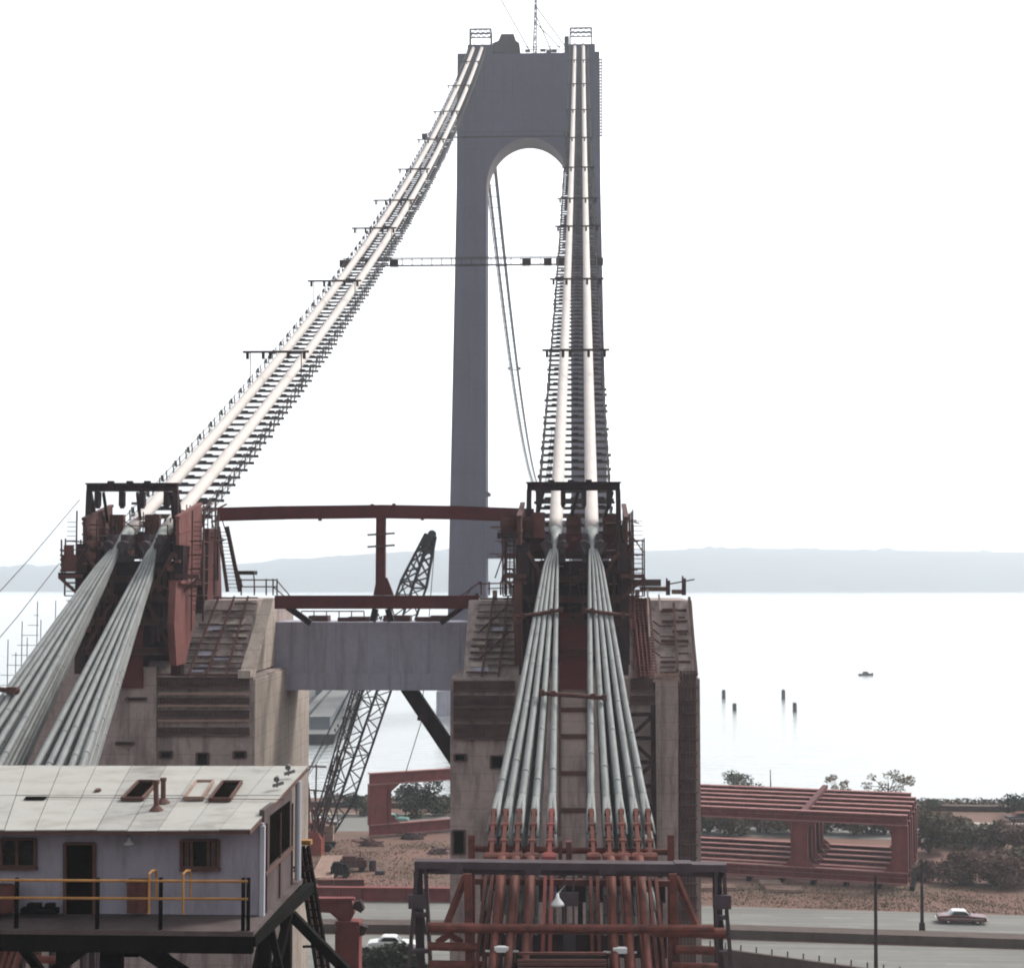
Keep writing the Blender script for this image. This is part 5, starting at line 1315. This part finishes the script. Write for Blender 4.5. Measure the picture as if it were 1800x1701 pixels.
tree('shore_tree', 'low dark tree half behind the waterside anchorage, beside the large dark tree', 'tree', G(782, 1430, GZ), 3.2, 3.0, 'leafdark', 700, .3, low=.15)
tree('shore_tree', 'small rounded green bush tree on the sea wall behind the scrub', 'tree', G(1636, 1428, GZ), 2.1, 1.9, 'leaf', 350, .25, low=.2)
def bush(label, u, v, r, hgt, m, n, leaf=.27):
    n = int(n * 1.7)
    base = G(u, v, GZ); t = thing('bush', label, 'bush', base, 'scrub bushes along the yard')
    clumps = []; st = MB()
    for i in range(10):
        a = rnd.uniform(0, 6.28); rr = r * rnd.uniform(.1, .75)
        c = base + V((math.cos(a) * rr, math.sin(a) * rr * .7, hgt * rnd.uniform(.25, .75))); clumps.append((c, r * rnd.uniform(.3, .5)))
        st.tube([base + V((rnd.uniform(-.3, .3), rnd.uniform(-.3, .3), -.1)), c + V((0, 0, hgt * .2))], [.09, .03], 5)
    st.build('stems', M['bark'], t); leafcloud('leaves', clumps, n, leaf, M[m], t, flat=.62 * hgt / r if hgt / r < 1.6 else 1)
B = [('pale scrub behind the anchorage end of the red frames, seen through their first opening', 1245, 1462, 3.6, 4.4, 'scrubgreen', 1300),
     ('pale scrub behind the red frames just before the centre posts', 1335, 1462, 4.0, 4.6, 'scrub', 1300),
     ('pale scrub behind the red frames just beyond the centre posts', 1448, 1464, 4.0, 4.6, 'scrubgreen', 1300),
     ('pale scrub behind the far end posts of the red frames', 1555, 1466, 4.0, 4.8, 'scrub', 1300),
     ('tall dull green scrub bush touching the end of the red frames', 1632, 1500, 3.6, 6.0, 'scrubgreen', 2200),
     ('brown scrub bush behind the tip of the lamp pole', 1660, 1486, 3.6, 4.8, 'scrub', 2000),
     ('green brown scrub bush under the pale promenade road, beyond the lamp pole', 1705, 1490, 3.8, 4.6, 'scrubgreen', 2000),
     ('dark bush below the promenade road, between the lamp pole and the dark car', 1752, 1492, 3.8, 4.4, 'scrubgreen', 2000),
     ('brown bush under the promenade road just below the dark car', 1800, 1500, 4.0, 4.6, 'scrub', 2000),
     ('rounded reddish scrub bush above the two-tone sedan', 1690, 1552, 3.6, 5.0, 'scrub', 2300),
     ('broad reddish scrub bush beyond the rounded one over the sedan', 1752, 1556, 4.2, 4.4, 'scrub', 2300),
     ('dull green bush above the highway beyond the two-tone sedan', 1808, 1550, 3.8, 4.6, 'scrubgreen', 2000),
     ('small dull bush in front of the end post of the red frames', 1622, 1545, 2.2, 2.4, 'scrub', 900),
     ('green undergrowth seen through the opening nearest the anchorage in the red frames', 1285, 1466, 4.2, 4.6, 'scrubgreen', 1500),
     ('green undergrowth seen through the middle of the red frames, beside the centre post', 1395, 1466, 4.2, 4.6, 'scrubgreen', 1700),
     ('dull undergrowth seen through the end opening of the red frames', 1502, 1466, 4.2, 4.6, 'scrubgreen', 1700),
     ('dark bush beside the gantry leg, covering the white car', 706, 1716, 2.6, 3.3, 'leafdark', 1600),
     ('dark bush directly beside the orange red column piece', 664, 1716, 2.5, 3.0, 'leafdark', 1500)]
for b_ in B: bush(*b_)
for lab, ua, ub in (('low dark hedge on the sea wall beyond the scrub bushes', 1600, 1850), ('low dark hedge on the sea wall between crane and waterside anchorage', 575, 800)):
    t = thing('hedge', lab, 'hedge', G((ua + ub) / 2, 1424, GZ)); cl = []; st = MB(); u = ua
    while u < ub:
        p = G(u, 1424, GZ); p.y = 268.6; cl.append((V((p.x, p.y, GZ + rnd.uniform(.8, 1.3))), rnd.uniform(.6, 1.1))); st.tube([V((p.x, p.y, GZ - .1)), V((p.x, p.y, GZ + 1.2))], .06, 5); u += 7
    st.build('stems', M['bark'], t); leafcloud('leaves', cl, 2600, .22, M['scrubgreen'], t)
# rough grass in patches on the verge and yard
mb = MB()
for _ in range(330):
    if rnd.random() < .6:
        u, v = rnd.uniform(1225, 1830), rnd.uniform(1550, 1600); v += (u - 1230) * .018
    else: u, v = rnd.uniform(560, 800), rnd.uniform(1480, 1560)
    c_ = G(u, v, GZ); rr = rnd.uniform(.6, 2.6)
    for _k in range(int(26 * rr)):
        a = rnd.uniform(0, 6.28); q_ = rr * math.sqrt(rnd.random()); p = c_ + V((math.cos(a) * q_ * 1.8, math.sin(a) * q_, 0))
        if 176 + bend(p.x) < p.y < 190 + bend(p.x) or p.y > 240: continue
        a = rnd.uniform(0, 6.28); h_ = rnd.uniform(.05, .24); w_ = rnd.uniform(.03, .12); i0 = len(mb.v)
        mb.v += [p + V((math.cos(a) * w_, math.sin(a) * w_, 0)), p - V((math.cos(a) * w_, math.sin(a) * w_, 0)), p + V((rnd.uniform(-.2, .2), rnd.uniform(-.2, .2), h_))]; mb.f.append([i0, i0+1, i0+2])
o = mb.build('verge_grass', M['drygrass'], kind='stuff'); o['label'] = 'rough dry grass on the highway verge and yard'; o['category'] = 'grass'
# ================================================================ LIGHT AND CAMERA
wd = bpy.data.worlds.new('World'); S.world = wd; wd.use_nodes = True
nt = wd.node_tree; bgn = nt.nodes['Background']
sky = nt.nodes.new('ShaderNodeTexSky'); sky.sky_type = 'NISHITA'; sky.sun_disc = False
EL, AZ = math.radians(48), math.radians(52)      # azimuth east of the bridge axis
sky.sun_elevation = EL; sky.sun_rotation = AZ; sky.dust_density = 3; sky.air_density = 1.0; sky.ozone_density = 1.0
hs = nt.nodes.new('ShaderNodeHueSaturation'); hs.inputs['Saturation'].default_value = .18
nt.links.new(sky.outputs[0], hs.inputs['Color']); nt.links.new(hs.outputs[0], bgn.inputs['Color'])
bgn.inputs['Strength'].default_value = SKY
sl = bpy.data.lights.new('sun', 'SUN'); sl.energy = SUN; sl.angle = math.radians(10); sl.color = (1, .95, .87)
so = bpy.data.objects.new('sun', sl); COL.objects.link(so)
d = V((math.sin(AZ) * math.cos(EL), math.cos(AZ) * math.cos(EL), math.sin(EL)))
so.rotation_euler = d.to_track_quat('Z', 'Y').to_euler(); so.location = (80, 60, 300)
cam = bpy.data.cameras.new('camera'); cam.sensor_width = 36; cam.sensor_fit = 'HORIZONTAL'; cam.lens = F / 1800 * 36
cam.clip_start = .5; cam.clip_end = 20000
co = bpy.data.objects.new('camera', cam); COL.objects.link(co)
co.location = (0, 0, H); co.rotation_euler = R.to_euler()
S.camera = co
S.view_settings.view_transform = 'Standard'; S.view_settings.look = 'None'; S.view_settings.exposure = EXPO; S.view_settings.gamma = 1
S.cycles.volume_bounces = 1; S.cycles.max_bounces = 6; S.cycles.transparent_max_bounces = 12
S.cycles.use_denoising = True
S.cycles.pixel_filter_type = 'BLACKMAN_HARRIS'; S.cycles.filter_width = 2.0
